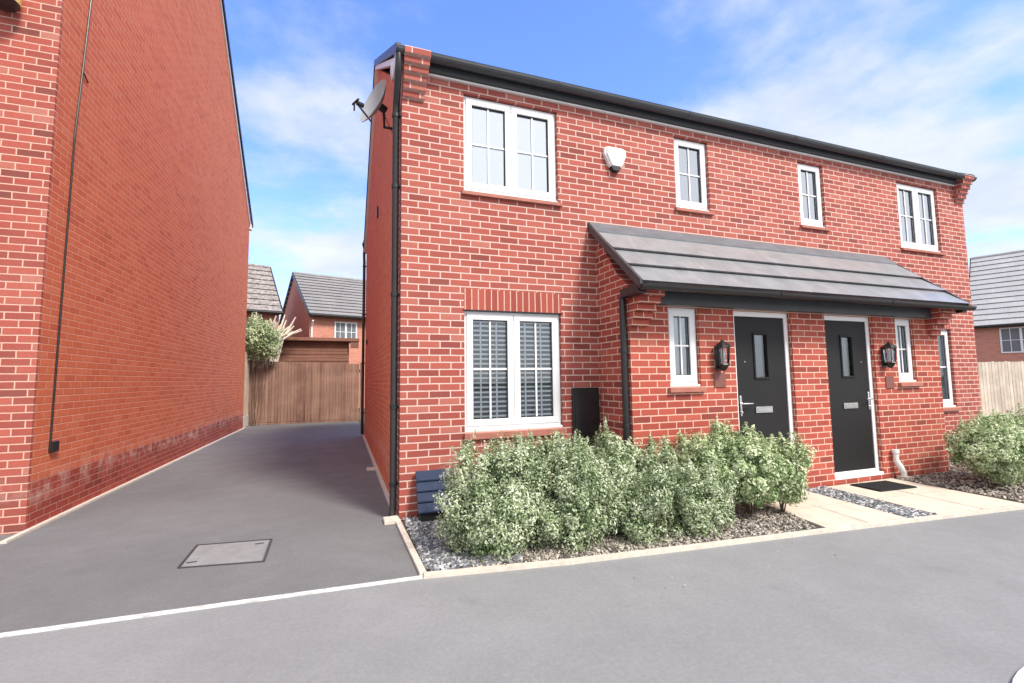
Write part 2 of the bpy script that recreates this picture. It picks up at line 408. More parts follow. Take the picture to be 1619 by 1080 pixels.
# ------------------------------------------------------------------ scattered stones
def stones(name, region_fn, n, mat, smin, smax, z, bias=0., flat=.35):
    rng = np.random.default_rng(abs(hash(name)) % 1000 if False else len(name)*7+n)
    P = region_fn(rng, n); n = len(P)
    tpl = np.array([[-1, -.6, 0], [.2, -1, 0], [1, -.3, 0], [.7, .9, 0], [-.5, 1, 0], [-.8, -.4, 1], [.2, -.75, 1], [.8, -.1, 1], [.5, .7, 1], [-.4, .7, 1]], float)
    V = np.repeat(tpl[None], n, 0)+rng.normal(0, .13, (n, 10, 3))
    sz = rng.uniform(smin, smax, n)
    V[:, :, 0] *= sz[:, None]; V[:, :, 1] *= (sz*rng.uniform(.5, 1, n))[:, None]; V[:, :, 2] *= (sz*flat*2*rng.uniform(.6, 1.2, n))[:, None]
    a = rng.uniform(0, 6.28, n); tx = rng.normal(0, .25, n); ty = rng.normal(0, .25, n)
    V[:, :, 2] += V[:, :, 0]*tx[:, None]+V[:, :, 1]*ty[:, None]
    x = V[:, :, 0]*np.cos(a)[:, None]-V[:, :, 1]*np.sin(a)[:, None]; y = V[:, :, 0]*np.sin(a)[:, None]+V[:, :, 1]*np.cos(a)[:, None]
    V[:, :, 0] = x+P[:, 0:1]; V[:, :, 1] = y+P[:, 1:2]; V[:, :, 2] += z+rng.uniform(0, .012, n)[:, None]
    fl = [(5, 6, 7, 8, 9), (0, 1, 6, 5), (1, 2, 7, 6), (2, 3, 8, 7), (3, 4, 9, 8), (4, 0, 5, 9)]
    fs = [tuple(i+10*k for i in f) for k in range(n) for f in fl]
    me = bpy.data.meshes.new(name); me.from_pydata(V.reshape(-1, 3).tolist(), [], fs)
    at = me.attributes.new('tone', 'FLOAT', 'FACE'); t = np.clip(rng.uniform(0, 1, n)+bias, 0, 1)
    at.data.foreach_set('value', np.repeat(t, 6).astype(np.float32))
    me.materials.append(mat); o = bpy.data.objects.new(name, me); COL.objects.link(o); return o
def inpoly(P, poly):
    x, y = P[:, 0], P[:, 1]; r = np.zeros(len(P), bool); n = len(poly)
    for i in range(n):
        x0, y0 = poly[i]; x1, y1 = poly[(i+1) % n]
        c = ((y0 > y) != (y1 > y)) & (x < (x1-x0)*(y-y0)/(y1-y0+1e-12)+x0); r ^= c
    return r
def poly_region(poly, extra=None):
    xs = [p[0] for p in poly]; ys = [p[1] for p in poly]
    def f(rng, n):
        P = np.column_stack([rng.uniform(min(xs), max(xs), n), rng.uniform(min(ys), max(ys), n)])
        P = P[inpoly(P, poly)]
        return P if extra is None else P[extra(P, rng)]
    return f
o = stones('slate_chippings', poly_region([(.62, -1.42), (1.35, -1.52), (1.35, -.02), (.62, -.02)]), 5200, M['slate'], .010, .022, .004, .08)
tag(o, 'blue grey slate chippings at the left end of the front bed', 'slate chippings', kind='stuff')
o = stones('gravel', poly_region([(.9, -1.50), (1.7, -1.62), (2.8, -1.71), (4.15, -1.81), (4.7, -.68), (2.97, -.68), (2.97, -.02), (1.2, -.02)]), 26000, M['gravel'], .007, .016, .004)
tag(o, 'mixed dark and pale gravel under the front shrubs', 'gravel', kind='stuff')
o = stones('slate_chippings', poly_region([(5.24, -1.94), (5.60, -1.96), (5.76, -.69), (5.37, -.69)]), 2400, M['slate'], .010, .022, .004, .2)
tag(o, 'grey slate chippings in the strip between the two cream paths', 'slate chippings', kind='stuff')
o = stones('gravel', poly_region([(7.05, -2.0), (8.6, -2.1), (9.6, -.05), (8.4, -.05), (8.4, -.70), (7.1, -.70)]), 5200, M['gravel'], .008, .018, .004, .12)
tag(o, 'brownish gravel right of the second door below the right-hand shrub', 'gravel', kind='stuff')
o = stones('fallen_petals', lambda rng, n: np.column_stack([rng.normal(0, 1.0, n)*1.3+2.3, rng.uniform(-2.6, -1.7, n)]), 14, M['gravel'], .004, .009, -.004, .5)  # loose pale grit on the pavement
tag(o, 'tiny pale bits of grit scattered on the grey pavement', 'grit', kind='stuff')

# ------------------------------------------------------------------ main house
X0, X1, YB, EZ = .576, 10.731, 7.96, 4.93
house = thing('semi_detached_house', (5.65, 4., 0), 'red brick semi-detached pair with two black front doors under one grey porch roof', 'house')
def wall_front(mb, x0, x1, z0, z1, yf, yb, holes):
    xs = sorted({x0, x1}|{h[0] for h in holes}|{h[1] for h in holes}); zs = sorted({z0, z1}|{h[2] for h in holes}|{h[3] for h in holes})
    xs = [x for x in xs if x0 <= x <= x1]; zs = [z for z in zs if z0 <= z <= z1]
    solid = lambda a, b: not any(h[0] < a < h[1] and h[2] < b < h[3] for h in holes)
    g = [[solid((xs[i]+xs[i+1])/2, (zs[j]+zs[j+1])/2) for j in range(len(zs)-1)] for i in range(len(xs)-1)]
    ni, nj = len(xs)-1, len(zs)-1
    def q(a, b, c, d): mb.add([a, b, c, d], [(0, 1, 2, 3)])
    for i in range(ni):
        for j in range(nj):
            if not g[i][j]: continue
            a, b, c, d = xs[i], xs[i+1], zs[j], zs[j+1]
            q((a, yf, c), (b, yf, c), (b, yf, d), (a, yf, d)); q((b, yb, c), (a, yb, c), (a, yb, d), (b, yb, d))
            if i == 0 or not g[i-1][j]: q((a, yb, c), (a, yf, c), (a, yf, d), (a, yb, d))
            if i == ni-1 or not g[i+1][j]: q((b, yf, c), (b, yb, c), (b, yb, d), (b, yf, d))
            if j == 0 or not g[i][j-1]: q((a, yb, c), (b, yb, c), (b, yf, c), (a, yf, c))
            if j == nj-1 or not g[i][j+1]: q((a, yf, d), (b, yf, d), (b, yb, d), (a, yb, d))
def wbuild(mb, name, mat, parent):
    me = bpy.data.meshes.new(name); b = root_base(parent)
    me.from_pydata([tuple(Vector(v)-b) for v in mb.v], [], mb.f); me.materials.append(mat)
    o = bpy.data.objects.new(name, me); COL.objects.link(o); o.parent = parent; return o
W1 = (1.271, 2.461, 3.568, 4.735); W3 = (4.227, 4.816, 3.719, 4.735); W4 = (6.560, 7.105, 3.719, 4.735); W5 = (8.885, 9.99, 3.568, 4.735)
W2 = (1.270, 2.461, .852, 2.202); W6 = (8.846, 10.03, .852, 2.202)
PY = -.672
P1 = (3.477, 3.911, 1.314, 2.229); P2 = (7.405, 7.808, 1.314, 2.229)
D1 = (4.437, 5.387, .10, 2.229); D2 = (5.990, 6.932, .10, 2.229)
m = MB(); wall_front(m, X0, X1, -.05, EZ, 0., .30, [W1, W2, W3, W4, W5, W6, (3.2, 8.1, .02, 2.25)])
wbuild(m, 'front_wall', M['brick'], house)
RZ = 7.62; RY = YB/2
def gable(x0, x1, y0, y1, ez, ry, rz):
    mb = MB(); poly = [(y0, -.05), (y1, -.05), (y1, ez), (ry, rz), (y0, ez)]
    mb.prism(poly, lambda a, b: (x0, a, b), lambda a, b: (x1, a, b)); return mb
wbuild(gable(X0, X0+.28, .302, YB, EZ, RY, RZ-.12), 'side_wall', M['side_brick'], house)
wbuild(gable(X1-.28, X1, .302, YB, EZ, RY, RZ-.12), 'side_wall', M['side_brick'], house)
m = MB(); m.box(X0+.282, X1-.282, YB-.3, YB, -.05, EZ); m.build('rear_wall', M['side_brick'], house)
m = MB(); m.box(X0+.285, X1-.285, .305, YB-.305, 2.45, 2.60); m.build('floor_slab', M['mort'], house)
m = MB(); m.box(X0+.285, X1-.285, .305, YB-.305, -.04, .02); m.box(5.55, 5.75, .305, YB-.305, .02, 2.45); m.box(5.55, 5.75, .305, YB-.305, 2.6, EZ); m.box(3.0, 3.12, .305, YB-.305, .02, 2.45)
m.box(3.2, 3.32, .305, YB-.305, 2.6, EZ); m.build('inner_wall', M['mort'], house)
# roof
def slope(mb, eave_a, eave_b, ridge_a, ridge_b, n, t=.022, ts=None):
    """courses of flat tiles stepping down a slope"""
    ea, eb, ra, rb = map(Vector, (eave_a, eave_b, ridge_a, ridge_b))
    nrm = (eb-ea).cross(ra-ea).normalized()
    if nrm.z < 0: nrm = -nrm
    us = (ra-ea).normalized()*.03
    for i in range(n):
        t0, t1 = (i/n, (i+1)/n) if ts is None else ts[i:i+2]
        a0, b0, a1, b1 = ea.lerp(ra, t0), eb.lerp(rb, t0), ea.lerp(ra, t1), eb.lerp(rb, t1)
        lo = nrm*t; hi = nrm*.002
        mb.add([a0-nrm*.02+us, b0-nrm*.02+us, b1-nrm*.02, a1-nrm*.02, a0+lo, b0+lo, b1+hi, a1+hi], [(0, 3, 2, 1), (4, 5, 6, 7), (0, 1, 5, 4), (1, 2, 6, 5), (2, 3, 7, 6), (3, 0, 4, 7)])
XL, XR = X0-.05, X1+.06
m = MB(); slope(m, (XL, -.16, 5.00), (XR, -.16, 5.00), (XL, RY, RZ), (XR, RY, RZ), 13); slope(m, (XL, YB+.2, 5.0), (XR, YB+.2, 5.0), (XL, RY, RZ), (XR, RY, RZ), 13)
roof = m.build('roof', M['tile'], house)
m = MB(); m.tube([(XL-.01, RY, RZ-.01), (XR+.01, RY, RZ-.01)], .09, 10); m.build('ridge_tile', M['tile'], roof)
for xa in (XL-.03, XR-.02):
    m = MB()
    for (ya, yb_, sg) in ((-.17, RY, 1), (YB+.21, RY, -1)):
        m.add([(xa, ya, 4.93), (xa+.05, ya, 4.93), (xa+.05, ya, 5.045), (xa, ya, 5.045), (xa, RY, RZ-.07), (xa+.05, RY, RZ-.07), (xa+.05, RY, RZ+.045), (xa, RY, RZ+.045)],
              [(0, 1, 2, 3), (4, 7, 6, 5), (0, 4, 5, 1), (1, 5, 6, 2), (2, 6, 7, 3), (3, 7, 4, 0)])
    m.build('verge', M['black_plastic'], roof)
m = MB()   # pale undercloak bedded below the verge, with its ragged mortar ends at the eaves
for (ya, sg) in ((-.02, 1), (YB+.02, -1)):
    m.add([(XL-.012, ya, 4.90), (X0, ya, 4.90), (X0, ya, 4.985), (XL-.012, ya, 4.985), (XL-.012, RY, RZ-.14), (X0, RY, RZ-.14), (X0, RY, RZ-.06), (XL-.012, RY, RZ-.06)],
          [(0, 1, 2, 3), (4, 7, 6, 5), (0, 4, 5, 1), (1, 5, 6, 2), (2, 6, 7, 3), (3, 7, 4, 0)])
m.bbox(XL-.035, X0-.004, -.07, .22, 4.86, 4.99); m.bbox(XL-.03, X0-.006, .24, .42, 4.97, 5.10); m.bbox(XL-.028, X0-.006, .44, .58, 5.12, 5.24)
m.build('undercloak', M['white'], roof)
# eaves: fascia, bed strip, gutter
m = MB(); m.bbox(X0+.26, X1-.26, -.075, -.003, 4.865, 5.015); m.build('fascia', M['grey_plastic'], house)
m = MB(); m.bbox(X0+.26, X1-.26, -.040, -.004, 4.842, 4.862, .003); m.build('fascia_trim', M['white'], house)
def gutter(x0, x1, yc, zt, r, name='gutter', mat='grey_plastic', step=.0):
    mb = MB(); prof = []
    for i in range(9):
        a = math.pi*(1+i/8); prof.append((yc+r*math.cos(a), zt+r*math.sin(a)*1.05))
    for i in range(9):
        a = math.pi*(2-i/8); prof.append((yc+(r-.006)*math.cos(a), zt+.001+(r-.006)*math.sin(a)*1.05))
    mb.prism(prof, lambda a, b: (x0, a, b), lambda a, b: (x1, a, b))
    # stop ends and joint collars
    half = prof[:9]
    for xx in (x0, x1-.008): mb.prism(half, lambda a, b: (xx, a, b), lambda a, b: (xx+.008, a, b))
    xx = x0+1.9
    while xx < x1-.3:
        big = [(yc+(r+.006)*math.cos(math.pi*(1+i/8)), zt+.004+(r+.006)*1.05*math.sin(math.pi*(1+i/8))) for i in range(9)]
        mb.prism(big, lambda a, b: (xx, a, b), lambda a, b: (xx+.05, a, b)); xx += 1.95
    return mb.build(name, M[mat], house)
gutter(XL-.03, XR+.02, -.145, 4.985, .062)
gutter(XL, XR, YB+.2, 4.985, .062)
# corbels at the eaves corners: stepped brick kneelers
def corbel(x0, x1, ztop, steps, yw, name='corbel', proj=.036, mat='brick'):
    mb = MB(); z = ztop
    for i in range(steps):
        pr = proj*(steps-i)
        mb.bbox(x0-.003 if i < 2 else x0, x1+.008*(steps-i), yw-pr, yw-.001, z-BH+.002, z, .003); z -= BH
    return mb.build(name, M[mat], house)
corbel(X0+.003, X0+.235, 5.0, 6, 0.); 
mbx = MB(); z = 5.0
for i in range(6):
    mbx.bbox(X1-.235-.008*(6-i), X1-.003, -.034*(6-i), -.001, z-BH+.002, z, .003); z -= BH
mbx.build('corbel', M['brick'], house)

# ------------------------------------------------------------------ windows
def rectframe(mb, x0, x1, z0, z1, w, y0, y1, b=.004, wb=None):
    wb = wb or w
    mb.bbox(x0, x1, y0, y1, z1-w, z1, b); mb.bbox(x0, x1, y0, y1, z0, z0+wb, b)
    mb.bbox(x0, x0+w, y0+.0005, y1-.0005, z0+wb, z1-w, b); mb.bbox(x1-w, x1, y0+.0005, y1-.0005, z0+wb, z1-w, b)
def window(w, yf, nsash, content, glassm='glass', bars=True, sillh=.05, sillmat='sillc', ov=.03, parent=None, rec=.045, midz=.5):
    x0, x1, z0, z1 = w; par = parent or house; y0 = yf+rec
    x0 += .006; x1 -= .006; z0 += .004; z1 -= .006
    fr = MB(); rectframe(fr, x0, x1, z0, z1, .045, y0, y0+.07, wb=.075)
    if nsash == 2: fr.bbox((x0+x1)/2-.02, (x0+x1)/2+.02, y0+.004, y0+.068, z0+.076, z1-.046)
    wo = fr.build('window', M['upvc'], par)
    sill = MB(); sill.bbox(x0-.02, x1+.02, y0-.03, y0+.02, z0-.002, z0+.022, .004); sill.build('cill', M['upvc'], wo)
    n = nsash; W = (x1-x0-.05)/n
    for i in range(n):
        a = x0+.025+i*W+.004; b = a+W-.008; zb, zt = z0+.055, z1-.025
        s = MB(); rectframe(s, a, b, zb, zt, .072, y0-.012, y0+.05)
        ga, gb, gc, gd = a+.072, b-.072, zb+.072, zt-.072
        if bars:
            s.bbox((ga+gb)/2-.011, (ga+gb)/2+.011, y0+.010, y0+.020, gc, gd, .003)
            zm = gc+(gd-gc)*midz; s.bbox(ga, gb, y0+.0095, y0+.0195, zm-.011, zm+.011, .003)
        so = s.build('sash', M['upvc'], wo)
        g = MB(); rectframe(g, ga, gb, gc, gd, .007, y0+.004, y0+.018, .001); g.build('shade_gasket', M['shade_gasket'], wo)  # black gasket strip doubles as painted shade around the glass edge
        p = MB(); p.box(ga-.005, gb+.005, y0+.024, y0+.030, gc-.005, gd+.005); p.build('pane', M[glassm], wo)
    yi = yf+(.15 if content == 'roller' else .118 if content != 'blind' else .101)
    if content == 'blind':
        bl = MB(); zz = z0+.1
        while zz < z1-.05:
            th = R(2); dy, dz = .016*math.cos(th), .016*math.sin(th)
            bl.add([(x0+.05, yi-dy, zz+dz-.010), (x1-.05, yi-dy, zz+dz-.010), (x1-.05, yi+dy, zz-dz-.010), (x0+.05, yi+dy, zz-dz-.010),
                    (x0+.05, yi-dy, zz+dz+.010), (x1-.05, yi-dy, zz+dz+.010), (x1-.05, yi+dy, zz-dz+.010), (x0+.05, yi+dy, zz-dz+.010)],
                   [(0, 3, 2, 1), (4, 5, 6, 7), (0, 1, 5, 4), (1, 2, 6, 5), (2, 3, 7, 6), (3, 0, 4, 7)])
            zz += .054
        for q in (.17, .33, .63, .80):
            xx = x0+(x1-x0)*q; bl.box(xx-.009, xx+.009, yi-.026, yi-.0235, z0+.08, z1-.05)
        bl.bbox(x0+.04, x1-.04, yi-.03, yi+.03, z1-.075, z1-.02)
        bl.build('blind', M['upvc'], wo)
    elif content in ('curtain', 'drape'):
        cu = MB(); n = 60; vs = []; xa, xb = x0+.03, x1-.03
        for i in range(n+1):
            x = xa+(xb-xa)*i/n; y = yi+.012*math.sin(i*.95)+.007*math.sin(i*2.3+1)
            vs += [(x, y, z0+.03), (x, y, z1-.03)]
        cu.add(vs, [(2*i, 2*i+2, 2*i+3, 2*i+1) for i in range(n)])
        cu.build('curtain', M['curtain'], wo, smooth=True)
    elif content == 'roller':
        bl = MB(); bl.box(x0+.03, x1-.03, yi, yi+.003, z0+.02, z1-.03); bl.tube([(x0+.03, yi+.01, z1-.04), (x1-.03, yi+.01, z1-.04)], .02)
        bl.build('roller_blind', M['greyblind'], wo)
    if sillh:
        s = MB(); s.add([(w[0]-ov, yf-.045, w[2]-sillh), (w[1]+ov, yf-.045, w[2]-sillh), (w[1]+ov, yf-.045, w[2]-.012), (w[0]-ov, yf-.045, w[2]-.012),
                         (w[0]-ov, yf+.045, w[2]-sillh), (w[1]+ov, yf+.045, w[2]-sillh), (w[1]+ov, yf+.045, w[2]-.001), (w[0]-ov, yf+.045, w[2]-.001)],
                        [(0, 1, 2, 3), (5, 4, 7, 6), (4, 5, 1, 0), (3, 2, 6, 7), (4, 0, 3, 7), (1, 5, 6, 2)])
        s.build('window_sill', M[sillmat], par)
    return wo
window(W1, 0, 2, 'roller', 'glass_sky')
window(W5, 0, 2, 'curtain', 'glass_curt')
window(W3, 0, 1, 'curtain', 'glass_curt')
window(W4, 0, 1, 'curtain', 'glass_curt')
window(W2, 0, 2, 'blind', 'glass', sillh=.075, ov=.01)
window(W6, 0, 2, 'curtain', 'glass', sillh=.06)
window(P1, PY, 1, 'roller', 'glass', sillh=.06, ov=.035)
window(P2, PY, 1, 'curtain', 'glass', sillh=.06, ov=.035)
# flat soldier arches
for w in (W2, W6):
    m = MB(); m.box(w[0]-.002, w[1]+.004, -.004, .05, 2.206, 2.206+.235); m.build('lintel', M['soldier'], house)
    m = MB(); m.box(w[0]-.02, w[1]+.02, -.008, .04, 2.196, 2.2045); m.build('lintel_edge', M['black_plastic'], house)

# ------------------------------------------------------------------ porch
PX0, PX1 = 2.963, 8.350
porch = bpy.data.objects.new('porch', None); COL.objects.link(porch); porch.parent = house
m = MB(); wall_front(m, PX0, PX1, -.05, 2.44, PY, PY+.25, [P1, P2, D1, D2]); 
for xa, xb in ((PX0, PX0+.25), (PX1-.25, PX1)):
    m.prism([(PY+.252, -.05), (-.002, -.05), (-.002, 3.24), (PY+.252, 2.66)], lambda a, b: (xa, a, b), lambda a, b: (xb, a, b))
    m.prism([(PY, 2.44), (PY+.25, 2.44), (PY+.25, 2.65), (PY, 2.44)][:3], lambda a, b: (xa, a, b), lambda a, b: (xb, a, b))
wbuild(m, 'porch_wall', M['porch_brick'], house)
bpy.data.objects.remove(porch)
m = MB(); m.box(PX0+.252, PX1-.252, PY+.255, .3, 2.44, 2.46); m.box(PX0+.252, PX1-.252, PY+.255, .3, .0, .05); m.build('porch_lining', M['mort'], house)
RX0, RX1 = 2.885, 8.43
PE = (-1.03, 2.395); PT = (-.002, 3.36)
m = MB(); slope(m, (RX0, PE[0], PE[1]), (RX1, PE[0], PE[1]), (RX0, PT[0]-.0, PT[1]-.03), (RX1, PT[0], PT[1]-.03), 3, .036, (0, .26, .53, 1.))
pr = m.build('porch_roof', M['tile'], house)
m = MB(); sy, sz = (PT[0]-PE[0]), (PT[1]-PE[1])
f0 = (PT[0]-.17*sy, PT[1]-.17*sz)
m.add([(RX0-.012, PT[0], PT[1]+.012), (RX1+.012, PT[0], PT[1]+.012), (RX1+.012, f0[0], f0[1]+.012), (RX0-.012, f0[0], f0[1]+.012),
       (RX0-.012, PT[0], PT[1]-.01), (RX1+.012, PT[0], PT[1]-.01), (RX1+.012, f0[0], f0[1]-.012), (RX0-.012, f0[0], f0[1]-.012)],
      [(0, 3, 2, 1), (4, 5, 6, 7), (0, 1, 5, 4), (1, 2, 6, 5), (2, 3, 7, 6), (3, 0, 4, 7)])
m.build('flashing', M['lead'], pr)
for xa in (RX0-.03, RX1-.005):
    m = MB()
    m.add([(xa, PE[0]-.01, PE[1]-.075), (xa+.035, PE[0]-.01, PE[1]-.075), (xa+.035, PE[0]-.01, PE[1]+.035), (xa, PE[0]-.01, PE[1]+.035),
           (xa, PT[0], PT[1]-.10), (xa+.035, PT[0], PT[1]-.10), (xa+.035, PT[0], PT[1]+.0), (xa, PT[0], PT[1]+.0)],
          [(0, 1, 2, 3), (4, 7, 6, 5), (0, 4, 5, 1), (1, 5, 6, 2), (2, 6, 7, 3), (3, 7, 4, 0)])
    m.build('verge', M['grey_plastic'], pr)
m = MB(); m.bbox(RX0+.35, RX1-.35, PY-.10, PY-.004, 2.235, 2.40); m.build('porch_fascia', M['grey_plastic'], house)
m = MB(); m.box(RX0-.01, RX1+.01, -.96, PY-.003, 2.37, 2.392)
m.bbox(RX0-.028, PX0+.0, -1.0, -.66, 2.30, 2.392); m.bbox(PX1, RX1+.028, -1.0, -.66, 2.30, 2.392)
m.build('soffit', M['black_plastic'], house)
g2 = gutter(RX0-.05, RX1+.06, -1.05, 2.375, .05, mat='black_plastic'); g2.name = 'porch_gutter'
# porch corbels
m = MB(); z = 2.37
for i in range(5):
    m.bbox(PX0-.002, PX0+.20+.018*(5-i), PY-.05*(5-i), PY-.001, z-BH+.002, z, .003); z -= BH
m.build('corbel', M['porch_brick'], house)
m = MB(); z = 2.37
for i in range(5):
    m.bbox(PX1-.20-.018*(5-i), PX1+.002, PY-.05*(5-i), PY-.001, z-BH+.002, z, .003); z -= BH
m.build('corbel', M['porch_brick'], house)

# ------------------------------------------------------------------ doors
def door(d, handle_left, label=None):
    x0, x1, z0, z1 = d; y = PY+.05
    f = MB(); x0 += .004; x1 -= .004
    rectframe(f, x0, x1, z0+.003, z1-.004, .062, y, y+.07, wb=.05); f.bbox(x0-.0, x1+.0, y-.055, y+.02, z0-.028, z0+.014, .004)
    do = f.build('front_door', M['upvc'], house)
    a, b, c, e = x0+.066, x1-.066, z0+.057, z1-.070
    l = MB(); sx0 = (a+b)/2-.125; sx1 = (a+b)/2+.125; s0, s1 = 1.385, 1.965
    wall_front(l, a, b, c, e, y+.012, y+.056, [(sx0+.02, sx1-.02, s0+.02, s1-.02)])
    # shallow vertical grooves of a boarded slab
    lo = l.build('door_leaf', M['door'], do)
    t = MB(); rectframe(t, sx0, sx1, s0, s1, .026, y-.002, y+.012, .004); t.build('glazing_trim', M['door'], do)
    p = MB(); p.box(sx0+.018, sx1-.018, y+.028, y+.034, s0+.018, s1-.018); p.build('pane', M['glass_sky'] if False else M['glass'], do)
    lb = MB(); lx = (a+b)/2; lb.bbox(lx-.135, lx+.135, y-.003, y+.0115, .972, 1.052, .004); lb.bbox(lx-.112, lx+.112, y-.010, y-.0035, .990, 1.034, .003)
    lb.build('letter_box', M['chrome'], do)
    hx = a+.035 if handle_left else b-.035; sg = 1 if handle_left else -1
    h = MB(); h.bbox(hx-.015, hx+.015, y-.002, y+.0115, .945, 1.19, .004); h.tube([(hx, y, 1.095), (hx, y-.045, 1.095), (hx+sg*.02, y-.052, 1.095), (hx+sg*.13, y-.052, 1.095)], .009, 10)
    h.lathe([(0, .012), (.012, .012), (.012, 0)], (hx, y-.003, .99), 12, Matrix.Rotation(R(90), 3, 'X'))
    h.build('handle', M['chrome'], do, smooth=True)
    v = MB(); v.lathe([(0, .008), (.008, .006), (.009, 0)], (lx+(-.27 if handle_left else .27), y+.011, 1.60), 12, Matrix.Rotation(R(90), 3, 'X')); v.build('door_knob', M['chrome'], do)
    return do
door(D1, True); door(D2, False)

# ------------------------------------------------------------------ downpipes (parts of the house)
def downpipe(pts, r, clips, clipdir, mat='black_plastic', name='downpipe'):
    m = MB(); m.tube(pts, r, 14)
    for (x, y, z) in clips:
        m.lathe([(r+.001, -.022), (r+.007, -.020), (r+.007, .020), (r+.001, .022)], (x, y, z), 14)
        c = Vector(clipdir); e = Vector((x, y, z))+c*.07
        m.box(min(x, e.x)-.012, max(x, e.x)+.012, min(y, e.y)-.012, max(y, e.y)+.012, z-.012, z+.012)
    return m.build(name, M[mat], house, smooth=True)
px = X0-.055
downpipe([(px, -.145, 4.93), (px, -.145, 4.84), (px, -.12, 4.74), (px, .06, 4.50), (px, .085, 4.42), (px, .085, .10), (px-.01, .06, .04)], .036, [(px, .085, z) for z in (4.36, 3.55, 2.35, 1.15, .35)], (1, 0, 0))
downpipe([(px, YB+.16, 4.93), (px, YB+.1, 4.8), (px, YB-.06, 4.62), (px, YB-.06, .05)], .036, [(px, YB-.06, z) for z in (4.5, 3.2, 1.9, .6)], (1, 0, 0))
pxx = PX0-.05
downpipe([(pxx, -.62, 2.31), (pxx, -.62, 2.0), (pxx, -.62, .05)], .036, [(pxx, -.62, z) for z in (1.72, .9)], (1, 0, 0))
m = MB(); m.bbox(px-.10, px+.05, -.10, .06, -.01, .035); m.lathe([(.0, .042), (.045, .042), (.05, .034)], (px, 0., .0), 14); m.build('gully', M['conc'], house)
m = MB(); m.bbox(px-.12, px+.04, 2.9, 3.12, -.01, .02); m.build('gully', M['conc'], house)
# small vents / stubs on the side wall
m = MB(); m.bbox(X0-.03, X0-.001, 3.52, 3.60, 4.38, 4.58); m.build('air_vent', M['black_plastic'], house)
m = MB(); m.bbox(X0-.03, X0-.001, 6.85, 6.93, 2.32, 2.44); m.build('air_vent', M['black_plastic'], house)
m = MB(); m.tube([(X0-.055, YB+.02, 4.95), (X0-.10, YB+.02, 5.13), (X0-.06, YB+.05, 5.25)], .018); m.build('roof_bracket', M['black_plastic'], house)

# ------------------------------------------------------------------ things fixed to the house
al = thing('alarm_box', (3.26, 0, 4.10), 'white burglar alarm box between the upper windows', 'alarm box')
def shield(s=1.): return [(-.155*s, .125*s), (-.10*s, .145*s), (.10*s, .145*s), (.155*s, .125*s), (.16*s, .05*s), (.09*s, -.10*s), (.06*s, -.13*s), (-.06*s, -.13*s), (-.09*s, -.10*s), (-.16*s, .05*s)]
m = MB(); m.prism(shield(), lambda a, b: (3.26+a, -.002, 4.235+b), lambda a, b: (3.26+a, -.05, 4.235+b))
m.prism(shield(.90), lambda a, b: (3.26+a, -.05, 4.235+b), lambda a, b: (3.26+a*.9, -.075, 4.235+b*.9)); m.build('casing', M['white'], al)
m = MB(); m.prism([(-.075, 0), (.075, 0), (.045, -.05), (-.045, -.05)], lambda a, b: (3.26+a, -.004, 4.118+b), lambda a, b: (3.26+a, -.07, 4.118+b)); m.build('strobe_lens', M['black_plastic'], al)
m = MB(); m.bbox(3.22, 3.31, -.0775, -.0755, 4.225, 4.235, .0008); m.bbox(3.205, 3.315, -.0775, -.0755, 4.275, 4.281, .0008); m.build('badge', M['dishgrey'], al)

mt = thing('meter_box', (2.81, 0, .4), 'tall flat black meter cupboard on the wall left of the porch', 'meter box')
m = MB(); m.bbox(2.575, 2.935, -.035, -.001, .55, 1.312, .006); m.build('cabinet', M['black_plastic'], mt)
m = MB(); m.bbox(2.60, 2.91, -.046, -.036, .58, 1.285, .006); m.lathe([(0, .012), (.012, .012), (.014, 0)], (2.88, -.046, .95), 12, Matrix.Rotation(R(90), 3, 'X')); m.build('door', M['black_plastic'], mt)

gx0, gx1 = .73, 1.13
gm = thing('gas_meter_box', (.93, 0, 0), 'sloping dark blue ribbed meter housing at the foot of the left corner', 'gas meter box')
m = MB(); m.prism([(-.001, .0), (-.001, .47), (-.05, .47), (-.22, .09), (-.22, .0)], lambda a, b: (gx0+.03, a, b), lambda a, b: (gx1-.03, a, b)); m.build('base', M['black_plastic'], gm)
m = MB()
for i in range(4):
    t0, t1 = i/4, (i+1)/4
    ya, za = -.055-.175*t0, .49-.38*t0; yb2, zb2 = -.055-.175*t1, .49-.38*t1
    m.prism([(ya-.004, za), (yb2-.022, zb2+.012), (yb2-.022, zb2), (yb2, zb2), (ya+.02, za-.01)], lambda a, b: (gx0, a, b), lambda a, b: (gx1, a, b))
m.build('lid', M['bluegrey'], gm)

def lantern(x, z, label):
    t = thing('wall_lantern', (x, PY, z-.17), label, 'lantern', 'black lanterns beside the front doors')
    y = PY-.085
    b = MB(); b.bbox(x-.045, x+.045, PY-.018, PY-.001, z-.17, z+.12, .006); b.tube([(x, PY-.01, z-.13), (x, y, z-.135)], .014); b.build('back_plate', M['black_plastic'], t)
    c = MB(); c.lathe([(0, .19), (.018, .185), (.022, .165), (.05, .15), (.085, .115), (.09, .095), (.074, .095)], (x, y, z-.0), 8); c.build('cap', M['black_plastic'], t)
    c = MB(); c.lathe([(.07, -.095), (.075, -.105), (.05, -.13), (.03, -.165), (.018, -.175), (0, -.18)], (x, y, z), 8)
    for i in range(8):
        a = 2*math.pi*i/8; c.tube([(x+.062*math.cos(a), y+.062*math.sin(a), z-.10), (x+.074*math.cos(a), y+.074*math.sin(a), z+.10)], .0055, 6)
    c.build('cage', M['black_plastic'], t)
    c = MB(); c.lathe([(.058, -.095), (.068, .095)], (x, y, z), 8); c.build('glass', M['lampglass'], t)
    c = MB(); c.lathe([(0, -.09), (.02, -.088), (.02, -.04), (.026, -.02), (.028, .02), (.018, .06), (0, .07)], (x, y, z), 14); c.build('bulb', M['white'], t, smooth=True)
